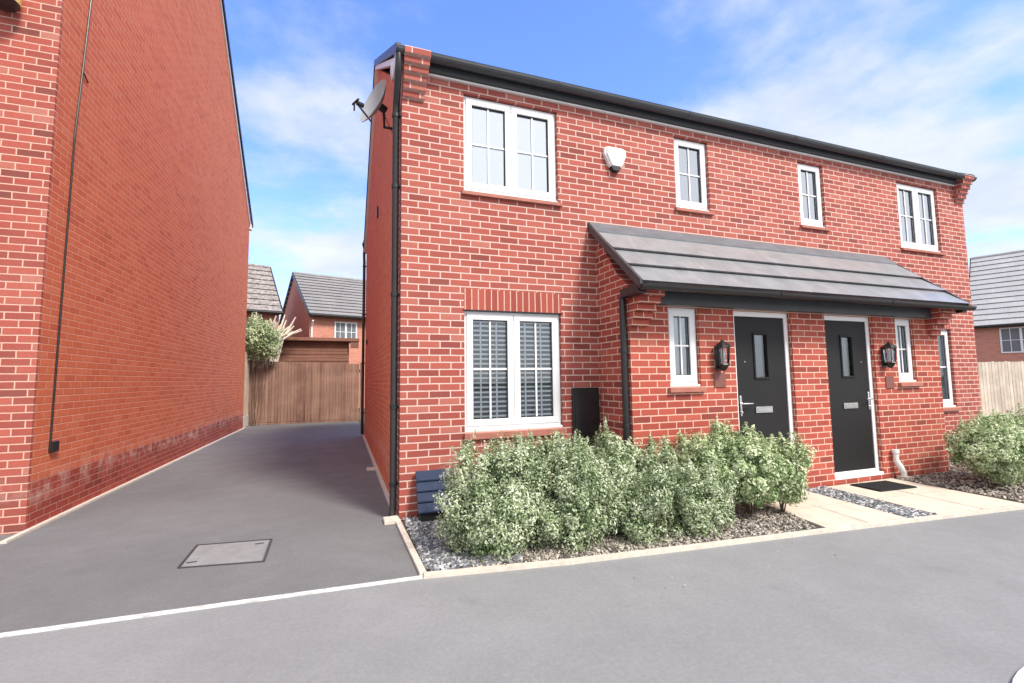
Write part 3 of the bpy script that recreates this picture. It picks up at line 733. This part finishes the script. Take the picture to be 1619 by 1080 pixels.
lantern(4.165, 1.665, 'black wall lantern left of the left-hand front door')
lantern(7.10, 1.69, 'black wall lantern right of the right-hand front door')
for x, z, lab in ((4.18, 1.383, 'small plain dark square plaque under the left lantern'), (7.19, 1.315, 'small plain dark square plaque under the right lantern')):
    m = MB(); m.bbox(x-.085, x+.085, PY-.012, PY-.001, z-.085, z+.085, .003)
    tag(m.build('wall_plaque', M['plaque'], None, (x, PY, z-.085)), lab, 'plaque', 'plaques under the lanterns')

# white overflow pipe stub right of the right-hand door
wp = thing('drain_pipe', (7.16, PY, 0), 'short white plastic pipe with a cap at the wall right of the right door', 'pipe')
m = MB(); m.tube([(7.12, PY-.05, .36), (7.12, PY-.05, .26), (7.15, PY-.07, .18), (7.19, PY-.09, .10), (7.19, PY-.09, .0)], [.032, .034, .040, .036, .034], 14); m.build('pipe', M['white'], wp, smooth=True)
m = MB(); m.lathe([(0, .03), (.04, .026), (.044, 0), (.044, -.02)], (7.12, PY-.05, .375), 14); m.build('cap', M['white'], wp, smooth=True)
m = MB(); m.bbox(7.13, 7.25, PY-.16, PY-.03, .0, .05); m.build('gully', M['conc'], wp)
m = MB(); m.bbox(-.31, .31, -.19, .19, 0, .012, .003)
for i in range(14): m.box(-.30, .30, -.172+.0255*i, -.160+.0255*i, .012, .016)
o = m.build('doormat', M['mat'], None); o.location = (6.40, -.985, .0275); o.rotation_euler = (0, 0, R(-3)); tag(o, 'black doormat on the path below the right-hand door', 'doormat')

# satellite dish on the side wall near the front corner
sd = thing('satellite_dish', (X0, .62, 4.40), 'pale grey satellite dish on the side wall below the eaves', 'satellite dish')
c = Vector((X0-.22, .38, 4.62)); d = Vector((-.86, -.40, .30)).normalized()       # facing direction
rx = d.cross(Vector((0, 0, 1))).normalized(); ry_ = rx.cross(d).normalized()
m = MB(); rings = 8; seg = 36; vs = []
for sgn in (0, 1):
    for i in range(rings+1):
        t = i/rings
        for k in range(seg):
            a = 2*math.pi*k/seg; u_, v_ = .25*t*math.cos(a), .28*t*math.sin(a)
            vs.append(c+rx*u_+ry_*v_+d*(.085*t*t-(.008 if sgn else 0)))
fs = []
for sgn in (0, 1):
    o_ = sgn*(rings+1)*seg
    for i in range(rings):
        for k in range(seg): fs.append((o_+i*seg+k, o_+i*seg+(k+1) % seg, o_+(i+1)*seg+(k+1) % seg, o_+(i+1)*seg+k))
for k in range(seg): fs.append((rings*seg+k, rings*seg+(k+1) % seg, (2*rings+1)*seg+(k+1) % seg, (2*rings+1)*seg+k))
m.add(vs, fs); m.build('reflector', M['dishgrey'], sd, smooth=True)
tip = c+d*.25-ry_*.16
m = MB(); m.tube([c-ry_*.25+d*.02, tip], .011, 8); m.build('arm', M['black_plastic'], sd)
m = MB(); m.tube([tip-d*.02+ry_*.0, tip+ry_*.02-d*.09], .026, 12); m.tube([tip+rx*.07, tip-rx*.07], .012, 8); m.tube([tip+rx*.03, tip+rx*.03-Vector((0, 0, .09))], .009, 8)
m.build('receiver', M['black_plastic'], sd)
m = MB(); m.tube([c-d*.01, c-d*.09], .045, 14); m.tube([c-d*.07-Vector((0, 0, .06)), Vector((X0-.14, .62, 4.50)), Vector((X0-.005, .62, 4.50))], .017, 10); m.bbox(X0-.012, X0-.001, .55, .69, 4.38, 4.62); m.build('bracket', M['black_plastic'], sd)
m = MB(); m.tube([c-d*.05-Vector((0, 0, .04)), Vector((X0-.02, .45, 4.28)), Vector((X0-.008, .25, 4.45)), Vector((X0-.008, .2, 4.80))], .005, 6); m.build('cable', M['black_plastic'], sd)

# ------------------------------------------------------------------ left-hand neighbour
NX, NY0, NY1, NEZ = -2.884, 1.028, 11.72, 6.55
nb = thing('neighbour_house', (-6., 6., 0), 'tall red brick house on the left whose windowless side wall lines the drive', 'house')
NRY, NRZ = (NY0+NY1)/2, 11.2
def prism_wall(x0, x1, name, mat, z0): 
    mb = MB(); mb.prism([(NY0+.031, z0), (NY1, z0), (NY1, NEZ), (NRY, NRZ), (NY0+.031, NEZ)], lambda a, b: (x0, a, b), lambda a, b: (x1, a, b)); return wbuild(mb, name, mat, nb)
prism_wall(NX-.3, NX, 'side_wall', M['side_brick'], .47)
m = MB(); m.box(NX-.3, NX+.002, NY0+.031, NY1, -.05, .47); wbuild(m, 'plinth', M['plinth_brick'], nb)
m = MB(); wall_front(m, -9.5, NX, -.05, NEZ, NY0, NY0+.03, []); wbuild(m, 'front_wall', M['neighbour_front'], nb)
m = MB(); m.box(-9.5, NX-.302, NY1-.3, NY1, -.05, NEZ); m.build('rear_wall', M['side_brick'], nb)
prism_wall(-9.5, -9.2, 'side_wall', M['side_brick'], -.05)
m = MB(); sl = (NRZ-NEZ)/(NRY-NY0)
slope(m, (-9.56, NY0-.25, NEZ-.02), (NX+.05, NY0-.25, NEZ-.02), (-9.56, NRY, NRZ+.12), (NX+.05, NRY, NRZ+.12), 18)
slope(m, (-9.56, NY1+.22, NEZ-.02), (NX+.05, NY1+.22, NEZ-.02), (-9.56, NRY, NRZ+.12), (NX+.05, NRY, NRZ+.12), 18)
nr = m.build('roof', M['tile_far'], nb)
m = MB(); xa = NX+.035
for ya, xx, zz, w, off, in ((NY1+.24, xa, NEZ-.03, .035, .10), (NY0-.27, xa, NEZ-.03, .035, .10)):
    m.add([(xx, ya, zz-.02), (xx+w, ya, zz-.02), (xx+w, ya, zz+off), (xx, ya, zz+off), (xx, NRY, NRZ+.04), (xx+w, NRY, NRZ+.04), (xx+w, NRY, NRZ+.16), (xx, NRY, NRZ+.16)],
          [(0, 1, 2, 3), (4, 7, 6, 5), (0, 4, 5, 1), (1, 5, 6, 2), (2, 6, 7, 3), (3, 7, 4, 0)])
m.build('verge', M['black_plastic'], nr)
m = MB()
for ya in (NY1+.02, NY0-.02):
    m.add([(NX+.001, ya, NEZ-.10), (NX+.03, ya, NEZ-.10), (NX+.03, ya, NEZ+.02), (NX+.001, ya, NEZ+.02), (NX+.001, NRY, NRZ-.03), (NX+.03, NRY, NRZ-.03), (NX+.03, NRY, NRZ+.09), (NX+.001, NRY, NRZ+.09)],
          [(0, 1, 2, 3), (4, 7, 6, 5), (0, 4, 5, 1), (1, 5, 6, 2), (2, 6, 7, 3), (3, 7, 4, 0)])
m.bbox(NX-.05, NX+.045, NY1+.002, NY1+.22, NEZ-.16, NEZ+.0)
m.build('undercloak', M['upvc'], nr)
m = MB(); m.tube([(-2.872, 1.62, 6.6), (-2.872, 1.50, 5.2), (-2.872, 1.41, 4.2), (-2.872, 1.39, 3.2), (-2.872, 1.355, 1.8), (-2.872, 1.335, .74)], .0095, 8)
m.tube([(-2.87, 1.50, 5.03), (-2.866, 1.60, 4.97)], .008, 8); m.build('cable', M['black_plastic'], nb)
m = MB(); m.bbox(NX, -2.845, 1.33, 1.45, .72, .83); m.build('cable_box', M['black_plastic'], nb)
fl = thing('wall_light', (-3.25, NY0, 5.25), 'cream and black light fitting high on the left house at the top-left corner', 'wall light')
m = MB(); m.lathe([(0, .0), (.09, .005), (.135, .03), (.145, .06)], (-3.30, NY0-.16, 5.24), 24); m.build('bowl', M['black_plastic'], fl, smooth=True)
m = MB(); m.lathe([(.150, .055), (.155, .07), (.155, .22), (.10, .26), (0, .27)], (-3.30, NY0-.16, 5.24), 24); m.bbox(-3.36, -3.24, NY0-.03, NY0-.001, 5.30, 5.48); m.build('shade', M['cream'], fl, smooth=True)

# ------------------------------------------------------------------ manhole on the drive
mh = thing('manhole_cover', (-.865, -.375, 0), 'grey recessed access cover set in the drive', 'manhole cover')
q = [(-1.165, -.61), (-.56, -.715), (-.575, -.15), (-1.175, -.07)]
m = MB(); strip(m, q+[q[0]], .014, -.01, .0055); m.build('frame', plain('dark_iron', (.05, .05, .052), .6), mh)
cc = Vector((sum(p[0] for p in q)/4, sum(p[1] for p in q)/4, 0))
m = MB(); qq = [cc+(Vector((*p, 0))-cc)*.94 for p in q]; m.add([(v.x, v.y, .003) for v in qq]+[(v.x, v.y, -.01) for v in qq], [(0, 1, 2, 3), (7, 6, 5, 4), (0, 4, 5, 1), (1, 5, 6, 2), (2, 6, 7, 3), (3, 7, 4, 0)]); m.build('cover', M['manhole'], mh)
for px_, py_ in ((-1.10, -.52), (-.66, -.24)):
    m = MB(); m.bbox(px_-.035, px_+.035, py_-.012, py_+.012, .0032, .006, .001)
    m.build('lifting_hole', bpy.data.materials['dark_iron'], mh)

# ------------------------------------------------------------------ gate, fences, shed
gt = thing('timber_gate', (-1.15, 12.9, 0), 'brown boarded double gate across the end of the drive', 'gate')
for a, b in ((-2.95, -1.22), (-1.20, .62)):
    m = MB(); x = a
    while x < b-.02:
        w = min(.098, b-x); zt = 2.17-.035*(x+2.9)/1.0*.9
        m.bbox(x, x+w-.006, 12.9+random.uniform(0, .004), 12.93, .07, zt+.0, .004); x += .1
    m.bbox(a, b, 12.932, 12.97, .35, .46); m.bbox(a, b, 12.932, 12.97, 1.75, 1.86); m.build('gate_leaf', M['gatewood'], gt)
m = MB(); m.bbox(-3.05, -2.955, 12.86, 12.98, 0, 2.2); m.build('gate_post', M['gatewood'], gt)
m = MB(); m.bbox(.625, .72, 12.86, 12.98, 0, 2.1); m.build('gate_post', M['gatewood'], gt)
m = MB(); m.bbox(-2.95, .62, 12.91, 12.95, 0, .065); m.build('bottom_rail', M['gatewood'], gt)
sf = thing('side_fence', (-2.9, 12.3, 0), 'pale timber fence panel over a concrete gravel board beyond the left house', 'fence')
m = MB(); y = 11.80
while y < 12.84: m.bbox(-2.955, -2.93, y, y+.112, .36, 2.42, .004); y += .118
m.build('fence_panel', M['sidewood'], sf)
m = MB(); m.bbox(-2.965, -2.915, 11.80, 12.86, 0, .355); m.build('gravel_board', M['conc'], sf)
m = MB(); m.bbox(-2.98, -2.90, 11.725, 11.795, 0, 2.5); m.build('fence_post', M['conc'], sf)

sh = thing('garden_shed', (-1., 15.2, 0), 'flat-roofed dark brown timber shed behind the gate', 'shed')
m = MB(); z = 0.05
while z < 2.92: m.prism([(14.3, z), (14.275, z), (14.290, z+.135), (14.3, z+.135)], lambda a, b: (-3.3, a, b), lambda a, b: (.25, a, b)); z += .135
m.box(-3.3, .25, 14.301, 16.4, 0, 2.95); m.build('wall', M['shedwood'], sh)
m = MB(); m.add([(-3.5, 14.05, 3.0), (.62, 14.05, 2.98), (.62, 16.6, 3.10), (-3.5, 16.6, 3.12), (-3.5, 14.05, 3.12), (.62, 14.05, 3.10), (.62, 16.6, 3.2), (-3.5, 16.6, 3.22)],
                [(0, 3, 2, 1), (4, 5, 6, 7), (0, 1, 5, 4), (1, 2, 6, 5), (2, 3, 7, 6), (3, 0, 4, 7)])
m.bbox(.30, .60, 14.08, 14.14, 2.72, 2.98); m.build('roof', M['shedwood'], sh)

# fence on the right beyond the houses
rf = thing('boarded_fence', (21, 6.0, 0), 'weathered grey close-boarded fence on the far right', 'fence', local=True)
rf.location = (14.6, 5.2, 0); rf.rotation_euler = (0, 0, R(-14))
m = MB(); x = 0
while x < 13.: 
    m.bbox(x, x+.112, random.uniform(0, .006), .022, .05, 1.80+random.uniform(-.012, .012), .003); x += .12
m.bbox(0, 13, .024, .06, .4, .48); m.bbox(0, 13, .024, .06, 1.4, 1.48); m.build('fence_board', M['greywood'], rf, (0, 0, 0))
for i in range(6):
    m = MB(); m.bbox(i*2.4, i*2.4+.09, .061, .15, 0, 1.82); m.build('fence_post', M['greywood'], rf, (0, 0, 0))

# ------------------------------------------------------------------ far houses (local coordinates, x along the front)
def far_house(name, loc, rot, w, d, ez, rz, roofmat, label, wins, ncourse=14):
    t = thing(name, loc, label, 'house', None, rot, True)
    mb = MB(); mb.prism([(0, -.05), (d, -.05), (d, ez), (d/2, rz), (0, ez)], lambda a, b: (0, a, b), lambda a, b: (w, a, b)); wbuild(mb, 'wall', M['farwall'], t)
    m = MB(); s = (rz-ez)/(d/2); ov = .3
    slope(m, (-.08, -ov, ez-ov*s+.05), (w+.08, -ov, ez-ov*s+.05), (-.08, d/2, rz+.05), (w+.08, d/2, rz+.05), ncourse, .05)
    slope(m, (-.08, d+ov, ez-ov*s+.05), (w+.08, d+ov, ez-ov*s+.05), (-.08, d/2, rz+.05), (w+.08, d/2, rz+.05), ncourse, .05)
    rf_ = m.build('roof', roofmat, t, (0, 0, 0))
    m = MB(); m.tube([(-.1, d/2, rz+.06), (w+.1, d/2, rz+.06)], .10, 8); m.build('ridge_tile', roofmat, rf_, (0, 0, 0))
    for xx in (-.13, w+.08):
        m = MB()
        for ya in (-ov-.02, d+ov+.02):
            e = ez-ov*s
            m.add([(xx, ya, e-.06), (xx+.05, ya, e-.06), (xx+.05, ya, e+.1), (xx, ya, e+.1), (xx, d/2, rz-.04), (xx+.05, d/2, rz-.04), (xx+.05, d/2, rz+.12), (xx, d/2, rz+.12)],
                  [(0, 1, 2, 3), (4, 7, 6, 5), (0, 4, 5, 1), (1, 5, 6, 2), (2, 6, 7, 3), (3, 7, 4, 0)])
        m.build('verge', M['black_plastic'], rf_, (0, 0, 0))
    m = MB(); m.tube([(-.1, -ov-.08, ez-ov*s), (w+.1, -ov-.08, ez-ov*s)], .085, 10); m.bbox(-.02, w+.02, -ov+.0, -.002, ez-ov*s-.06, ez-ov*s+.0); m.build('gutter', M['black_plastic'], t, (0, 0, 0))
    for (a, b, c, e_, n) in wins:
        m = MB(); rectframe(m, a, b, c, e_, .07, -.05, -.002)
        for i in range(1, n): xx = a+(b-a)*i/n; m.bbox(xx-.05, xx+.05, -.051, -.003, c+.07, e_-.07)
        for i in range(n):
            x0 = a+(b-a)*i/n; x1 = a+(b-a)*(i+1)/n; m.bbox((x0+x1)/2-.015, (x0+x1)/2+.015, -.046, -.01, c+.07, e_-.07); m.bbox(x0+.05, x1-.05, -.045, -.011, (c+e_)/2-.015, (c+e_)/2+.015)
        wo = m.build('window', M['upvc'], t, (0, 0, 0))
        m = MB(); m.box(a+.05, b-.05, -.02, -.012, c+.05, e_-.05); m.build('pane', M['farpane'], wo, (0, 0, 0))
    return t
mm, nt, p, out = new_mat('far_pane'); p.inputs['Base Color'].default_value = (.16, .18, .21, 1); p.inputs['Roughness'].default_value = .08; M['farpane'] = mm
def far_pipe(t, x, ez): 
    m = MB(); m.tube([(x, -.3, ez-.3), (x, -.06, ez-.6), (x, -.06, 0)], .05, 8); m.build('downpipe', M['white'], t, (0, 0, 0))
hb = far_house('rear_house', (-1.62, 21.2, 0), R(16), 12, 8.2, 5.1, 7.85, M['tile_far'], 'brick house with plain grey roof and white-framed window behind the shed', [(1.25, 2.45, 3.55, 4.65, 2)], 13)
far_pipe(hb, .10, 4.9)
far_house('rear_house', (-8.68, 18.32, 0), R(16), 6.0, 7.5, 4.98, 7.75, M['tile_mossy'], 'brick house with speckled dark roof partly hidden by the left house', [], 9)
far_house('side_house', (34.6, 11.3, 0), R(-70), 14, 9, 4.4, 8.9, M['tile_pale'], 'brick house with pale grey tiled roof at the far right edge', [(1.15, 3.6, 2.55, 3.98, 3)], 14)

# ------------------------------------------------------------------ shrubs
def leaf_mesh(name, C, Nn, T, size, mat, parent, base, seed, sharp=.5):
    """C centres, Nn normals, T tone; every leaf a folded diamond of 2 quads->4 tris"""
    rng = np.random.default_rng(seed); n = len(C)
    r = rng.normal(size=(n, 3)); r -= (r*Nn).sum(1)[:, None]*Nn; r /= np.linalg.norm(r, axis=1)[:, None]
    b = np.cross(Nn, r); L = (size*rng.uniform(.65, 1.25, n))[:, None]; Wd = L*rng.uniform(.38, .55, n)[:, None]
    v0 = C-r*L; v1 = C+b*Wd+Nn*L*.18; v2 = C+r*L; v3 = C-b*Wd+Nn*L*.18
    V = np.stack([v0, v1, v2, v3], 1)-np.array(base)
    me = bpy.data.meshes.new(name); me.vertices.add(4*n); me.vertices.foreach_set('co', V.reshape(-1).astype(np.float32))
    idx = np.arange(n)[:, None]*4+np.array([0, 1, 2, 0, 2, 3])[None]
    me.loops.add(6*n); me.loops.foreach_set('vertex_index', idx.reshape(-1).astype(np.int32))
    me.polygons.add(2*n); me.polygons.foreach_set('loop_start', (np.arange(2*n)*3).astype(np.int32)); me.polygons.foreach_set('loop_total', np.full(2*n, 3, np.int32))
    me.update(calc_edges=True); me.validate()
    at = me.attributes.new('tone', 'FLOAT', 'FACE'); at.data.foreach_set('value', np.repeat(T, 2).astype(np.float32))
    me.materials.append(mat); o = bpy.data.objects.new(name, me); COL.objects.link(o); o.parent = parent; return o
def shrub(name, c, rx, ry, h, z0, nclump, nleaf, mat, label, cat, group, seed, leaf=.0140, stems=9, clump=.075, tone=.5, ztop_off=0.):
    rng = np.random.default_rng(seed); cx, cy = c
    t = thing(name, (cx, cy, z0*0), label, cat, group)
    # lobed crown: a few overlapping lobes, clumps near their surfaces
    nl = 7; lob = []
    for i in range(nl):
        a = 6.283*i/nl+rng.uniform(-.4, .4); rr = rng.uniform(.25, .6)
        lob.append((cx+rx*rr*math.cos(a), cy+ry*rr*math.sin(a), z0+(h-z0)*rng.uniform(.38, .70), rx*rng.uniform(.36, .55), ry*rng.uniform(.36, .55), (h-z0)*rng.uniform(.26, .40)))
    if z0 < .03 and h < .92:
        for i in range(5):
            a = 6.283*(i+.5)/5; lob.append((cx+rx*.42*math.cos(a), cy+ry*.42*math.sin(a), h*.27, rx*.5, ry*.48, h*.27))
    lob.append((cx, cy, z0+(h-z0)*.55, rx*.62, ry*.62, (h-z0)*.45))
    cl = []
    while len(cl) < nclump:
        l = lob[rng.integers(len(lob))]; d = rng.normal(size=3); d /= np.linalg.norm(d)
        s = rng.uniform(.55, 1.08)**.6
        p = np.array([l[0]+l[3]*d[0]*s, l[1]+l[4]*d[1]*s, l[2]+l[5]*d[2]*s])
        if p[2] < z0 or p[1] > -.03+0*cy and cy < 0 and cx < 3: continue
        cl.append((p, d))
    C = []; NN = []; T = []
    for p, d in cl:
        k = int(nleaf*rng.uniform(.5, 1.4)); cr = clump*rng.uniform(.6, 1.3)
        q = rng.normal(size=(k, 3)); q /= np.linalg.norm(q, axis=1)[:, None]; rad = cr*rng.uniform(.35, 1, k)**.5
        up = np.array([0, 0, .55])
        nn = q+up+d*.5+rng.normal(0, .35, (k, 3)); nn /= np.linalg.norm(nn, axis=1)[:, None]
        C.append(p+q*rad[:, None]*np.array([1, 1, 1.15])); NN.append(nn)
        T.append(np.clip(rng.normal(tone, .20)+rng.normal(0, .24, k), 0, 1))
    for _ in range(int(nclump*.35)):
        p, d = cl[rng.integers(len(cl))]
        if p[2] < z0+(h-z0)*.3: continue
        dr = d*.7+np.array([0, 0, .9])+rng.normal(0, .3, 3); dr /= np.linalg.norm(dr); Ls = clump*rng.uniform(1.2, 2.6); k = int(nleaf*.35)
        tt = rng.uniform(.2, 1, k); q = rng.normal(size=(k, 3)); q /= np.linalg.norm(q, axis=1)[:, None]
        C.append(p+dr*Ls*tt[:, None]+q*leaf*1.3*(1.25-tt)[:, None]); nn = q+np.array([0, 0, .5]); NN.append(nn/np.linalg.norm(nn, axis=1)[:, None])
        T.append(np.clip(rng.normal(tone+.12, .12)+rng.normal(0, .15, k), 0, 1))
    C = np.vstack(C); NN = np.vstack(NN); T = np.concatenate(T)
    ok = C[:, 2] > .015; C, NN, T = C[ok], NN[ok], T[ok]
    leaf_mesh('foliage', C, NN, T, leaf, mat, t, (cx, cy, 0), seed+1)
    # stems reach a sample of clumps
    m = MB(); low = [q for q, _ in cl]
    for i in range(stems):
        sp = .3 if z0 > .07 else 1.
        b = (cx+rng.uniform(-.22, .22)*rx/.5*sp, cy+rng.uniform(-.16, .16)*ry/.5*sp)
        near = sorted(low, key=lambda q: (q[0]-b[0])**2+(q[1]-b[1])**2+rng.uniform(0, .08))[:max(8, len(low)//4)] if z0 <= .07 else low
        tp = near[rng.integers(len(near))]; hub = Vector((b[0]*.45+tp[0]*.55+rng.uniform(-.03, .03), b[1]*.45+tp[1]*.55+rng.uniform(-.03, .03), max(.12, (z0+h)*.33)))
        q1 = Vector((b[0], b[1], 0)).lerp(hub, .5)+Vector((rng.uniform(-.02, .02), rng.uniform(-.02, .02), 0))
        m.tube([(b[0], b[1], 0), q1, hub], [.008, .0065, .0055], 6, False)
        for j in range(5):
            tq = near[rng.integers(len(near))]; mid = hub.lerp(Vector(tq), .5)+Vector((rng.uniform(-.03, .03), rng.uniform(-.03, .03), rng.uniform(-.02, .04)))
            m.tube([hub, mid, tuple(tq)], [.005, .0035, .0018], 5, False)
    m.build('stems', M['stem'], t)
    return t
SG = 'shrubs in the front bed'
shrub('garden_shrub', (1.30, -1.10), .54, .52, .88, .0, 700, 95, M['leaf'], 'large variegated grey-green shrub nearest the left corner beside the blue meter housing', 'shrub', SG, 11, tone=.68)
shrub('garden_shrub', (1.88, -1.12), .54, .52, .87, .0, 660, 95, M['leaf'], 'variegated grey-green shrub in front of the right half of the shuttered window', 'shrub', SG, 12, tone=.62)
shrub('garden_shrub', (2.44, -1.0), .44, .42, .82, .0, 400, 92, M['leaf'], 'tall pale shrub in front of the black meter cupboard', 'shrub', SG, 13, tone=.7, leaf=.018)
shrub('garden_shrub', (2.56, -1.42), .34, .24, .60, .02, 190, 90, M['leaf'], 'low shrub at the front edge of the bed, in front of the pale tall one', 'shrub', SG, 14, tone=.58)
shrub('garden_shrub', (3.00, -1.0), .42, .36, .80, .0, 340, 92, M['leaf'], 'shrub in front of the porch downpipe corner', 'shrub', SG, 15, tone=.6, leaf=.018)
shrub('garden_shrub', (3.12, -1.44), .36, .24, .60, .02, 190, 88, M['leaf'], 'low loose shrub at the bed edge below the small porch window', 'shrub', SG, 16, tone=.66)
shrub('garden_shrub', (3.52, -1.10), .42, .36, .80, .03, 330, 92, M['leaf_lime'], 'fresher green shrub below the small left porch window', 'shrub', SG, 17, tone=.7, leaf=.017)
shrub('garden_shrub', (3.92, -1.24), .44, .36, .86, .08, 340, 92, M['leaf_lime'], 'tall open shrub on bare brown stems in front of the left door', 'shrub', SG, 18, tone=.68, leaf=.019, stems=7)
shrub('garden_shrub', (4.30, -1.30), .25, .30, .80, .09, 160, 88, M['leaf_lime'], 'small rounded shrub on bare stems at the right end beside the cream path', 'shrub', SG, 19, tone=.72, leaf=.018, stems=6)
shrub('garden_shrub', (7.85, -1.45), .90, .50, .92, .03, 620, 92, M['leaf_lime'], 'spreading lime green shrub at the right edge beyond the second path', 'shrub', None, 20, tone=.72, leaf=.017)
shrub('garden_shrub', (9.5, -1.45), .95, .55, .95, .03, 360, 85, M['leaf_lime'], 'lime green shrub cut off by the right edge of the picture', 'shrub', None, 21, tone=.72, leaf=.018)
t = shrub('garden_shrub', (1.15, -1.22), .12, .08, .22, .02, 10, 60, M['leaf_bright'], 'small bright green weed growing through the front of the left shrub', 'weed', None, 22)
shrub('climbing_plant', (-2.65, 12.5), .75, .5, 3.55, 2.15, 220, 80, M['leaf_lime'], 'bright green climber spilling over the fence at the end of the drive', 'climber', None, 23, leaf=.035, clump=.16, tone=.75)
dg = thing('dry_shrub', (-2.3, 13.9, 0), 'pale dead branches sticking up behind the gate at the left', 'dead shrub')
m = MB(); rng = random.Random(5)
for i in range(60):
    a = rng.uniform(-.9, 1.15); L = rng.uniform(.5, 1.25); x = -2.5+rng.uniform(-.5, .3); y = 13.7+rng.uniform(-.3, .3)
    m.tube([(x, y, 2.0), (x+.3*math.sin(a)*L, y, 2.6+.3*L), (x+math.sin(a)*L, y+rng.uniform(-.2, .2), 2.85+math.cos(a)*L*.9)], [.03, .055, .02], 6)
m.build('branches', M['dead'], dg)

# ------------------------------------------------------------------ sky, sun, camera
SUN_EL, SUN_AZ = R(48), R(154)      # azimuth measured clockwise from +Y (the direction the sun stands in)
w = bpy.data.worlds.new('World'); S.world = w; w.use_nodes = True; nt = w.node_tree; nt.nodes.clear()
out = N(nt, 'ShaderNodeOutputWorld'); bg = N(nt, 'ShaderNodeBackground'); nt.links.new(bg.outputs[0], out.inputs[0])
sky = N(nt, 'ShaderNodeTexSky', sky_type='NISHITA'); sky.sun_disc = False; sky.sun_elevation = SUN_EL; sky.sun_rotation = SUN_AZ
sky.air_density = 1.; sky.dust_density = 1.; sky.ozone_density = 1.5
tc = N(nt, 'ShaderNodeTexCoord').outputs['Generated']
s = N(nt, 'ShaderNodeSeparateXYZ'); nt.links.new(tc, s.inputs[0])
den = mth(nt, 'ADD', mth(nt, 'MAXIMUM', s.outputs[2], 0.), .16)
cv = N(nt, 'ShaderNodeCombineXYZ'); nt.links.new(mth(nt, 'DIVIDE', s.outputs[0], den), cv.inputs[0]); nt.links.new(mth(nt, 'DIVIDE', s.outputs[1], den), cv.inputs[1])
CLOUD_OFF = (12.2, 8.0, 0.)
mp = N(nt, 'ShaderNodeMapping'); mp.inputs['Location'].default_value = CLOUD_OFF; nt.links.new(cv.outputs[0], mp.inputs[0])
c1 = noise(nt, mp.outputs[0], 1.3, 7, .56)
hz = maprange(nt, s.outputs[2], .02, .50, .17, -.03)
fill_cloud = maprange(nt, s.outputs[1], .25, -.35, 0, .34)  # unseen cloud added behind the camera to neutralise the fill light
cf = maprange(nt, mth(nt, 'ADD', mth(nt, 'ADD', c1, fill_cloud), hz), .43, .64, 0, .94, True)
c2 = noise(nt, mp.outputs[0], 2.3, 5, .6)
cc_ = mixc(nt, maprange(nt, c2, .3, .7), (2.35, 2.42, 2.55), (1.7, 1.9, 2.3))
cc_ = mixc(nt, maprange(nt, s.outputs[1], .1, -.4), cc_, (3.2, 3.15, 3.1))  # added cloud behind the camera is brighter, lifting fill and reflections
hs = N(nt, 'ShaderNodeHueSaturation'); hs.inputs['Saturation'].default_value = 1.15; nt.links.new(sky.outputs[0], hs.inputs['Color'])
tint = mixc(nt, 1., hs.outputs[0], (.76, .75, 1.07), 'MULTIPLY')
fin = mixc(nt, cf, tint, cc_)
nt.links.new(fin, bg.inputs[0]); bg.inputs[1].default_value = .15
sl_ = bpy.data.lights.new('sun', 'SUN'); sl_.energy = 1.75; sl_.angle = R(14); sl_.color = (1, .93, .83)
so = bpy.data.objects.new('sun', sl_); COL.objects.link(so)
dirv = Vector((math.sin(SUN_AZ)*math.cos(SUN_EL), math.cos(SUN_AZ)*math.cos(SUN_EL), math.sin(SUN_EL)))
so.rotation_euler = dirv.to_track_quat('Z', 'Y').to_euler()

cam = bpy.data.cameras.new('camera'); co = bpy.data.objects.new('camera', cam); COL.objects.link(co)
cam.lens = 736.45/1619*36; cam.sensor_width = 36; cam.clip_end = 2000; cam.clip_start = .05
Y, P, RL = .3504, .0816, -.0128
fw = Vector((math.sin(Y)*math.cos(P), math.cos(Y)*math.cos(P), math.sin(P))); rt = Vector((math.cos(Y), -math.sin(Y), 0)); up = rt.cross(fw)
rt2 = rt*math.cos(RL)+up*math.sin(RL); up2 = -rt*math.sin(RL)+up*math.cos(RL)
mtx = Matrix((rt2, up2, -fw)).transposed().to_4x4(); mtx.translation = Vector((0, -5.0062, H)); co.matrix_world = mtx
S.camera = co
S.view_settings.view_transform = 'Standard'; S.view_settings.look = 'None'; S.view_settings.gamma = 1; S.view_settings.use_curve_mapping = False
S.view_settings.exposure = 1.5
S.render.engine = 'CYCLES'
for o in bpy.data.objects:
    if '_local' in o: del o['_local']
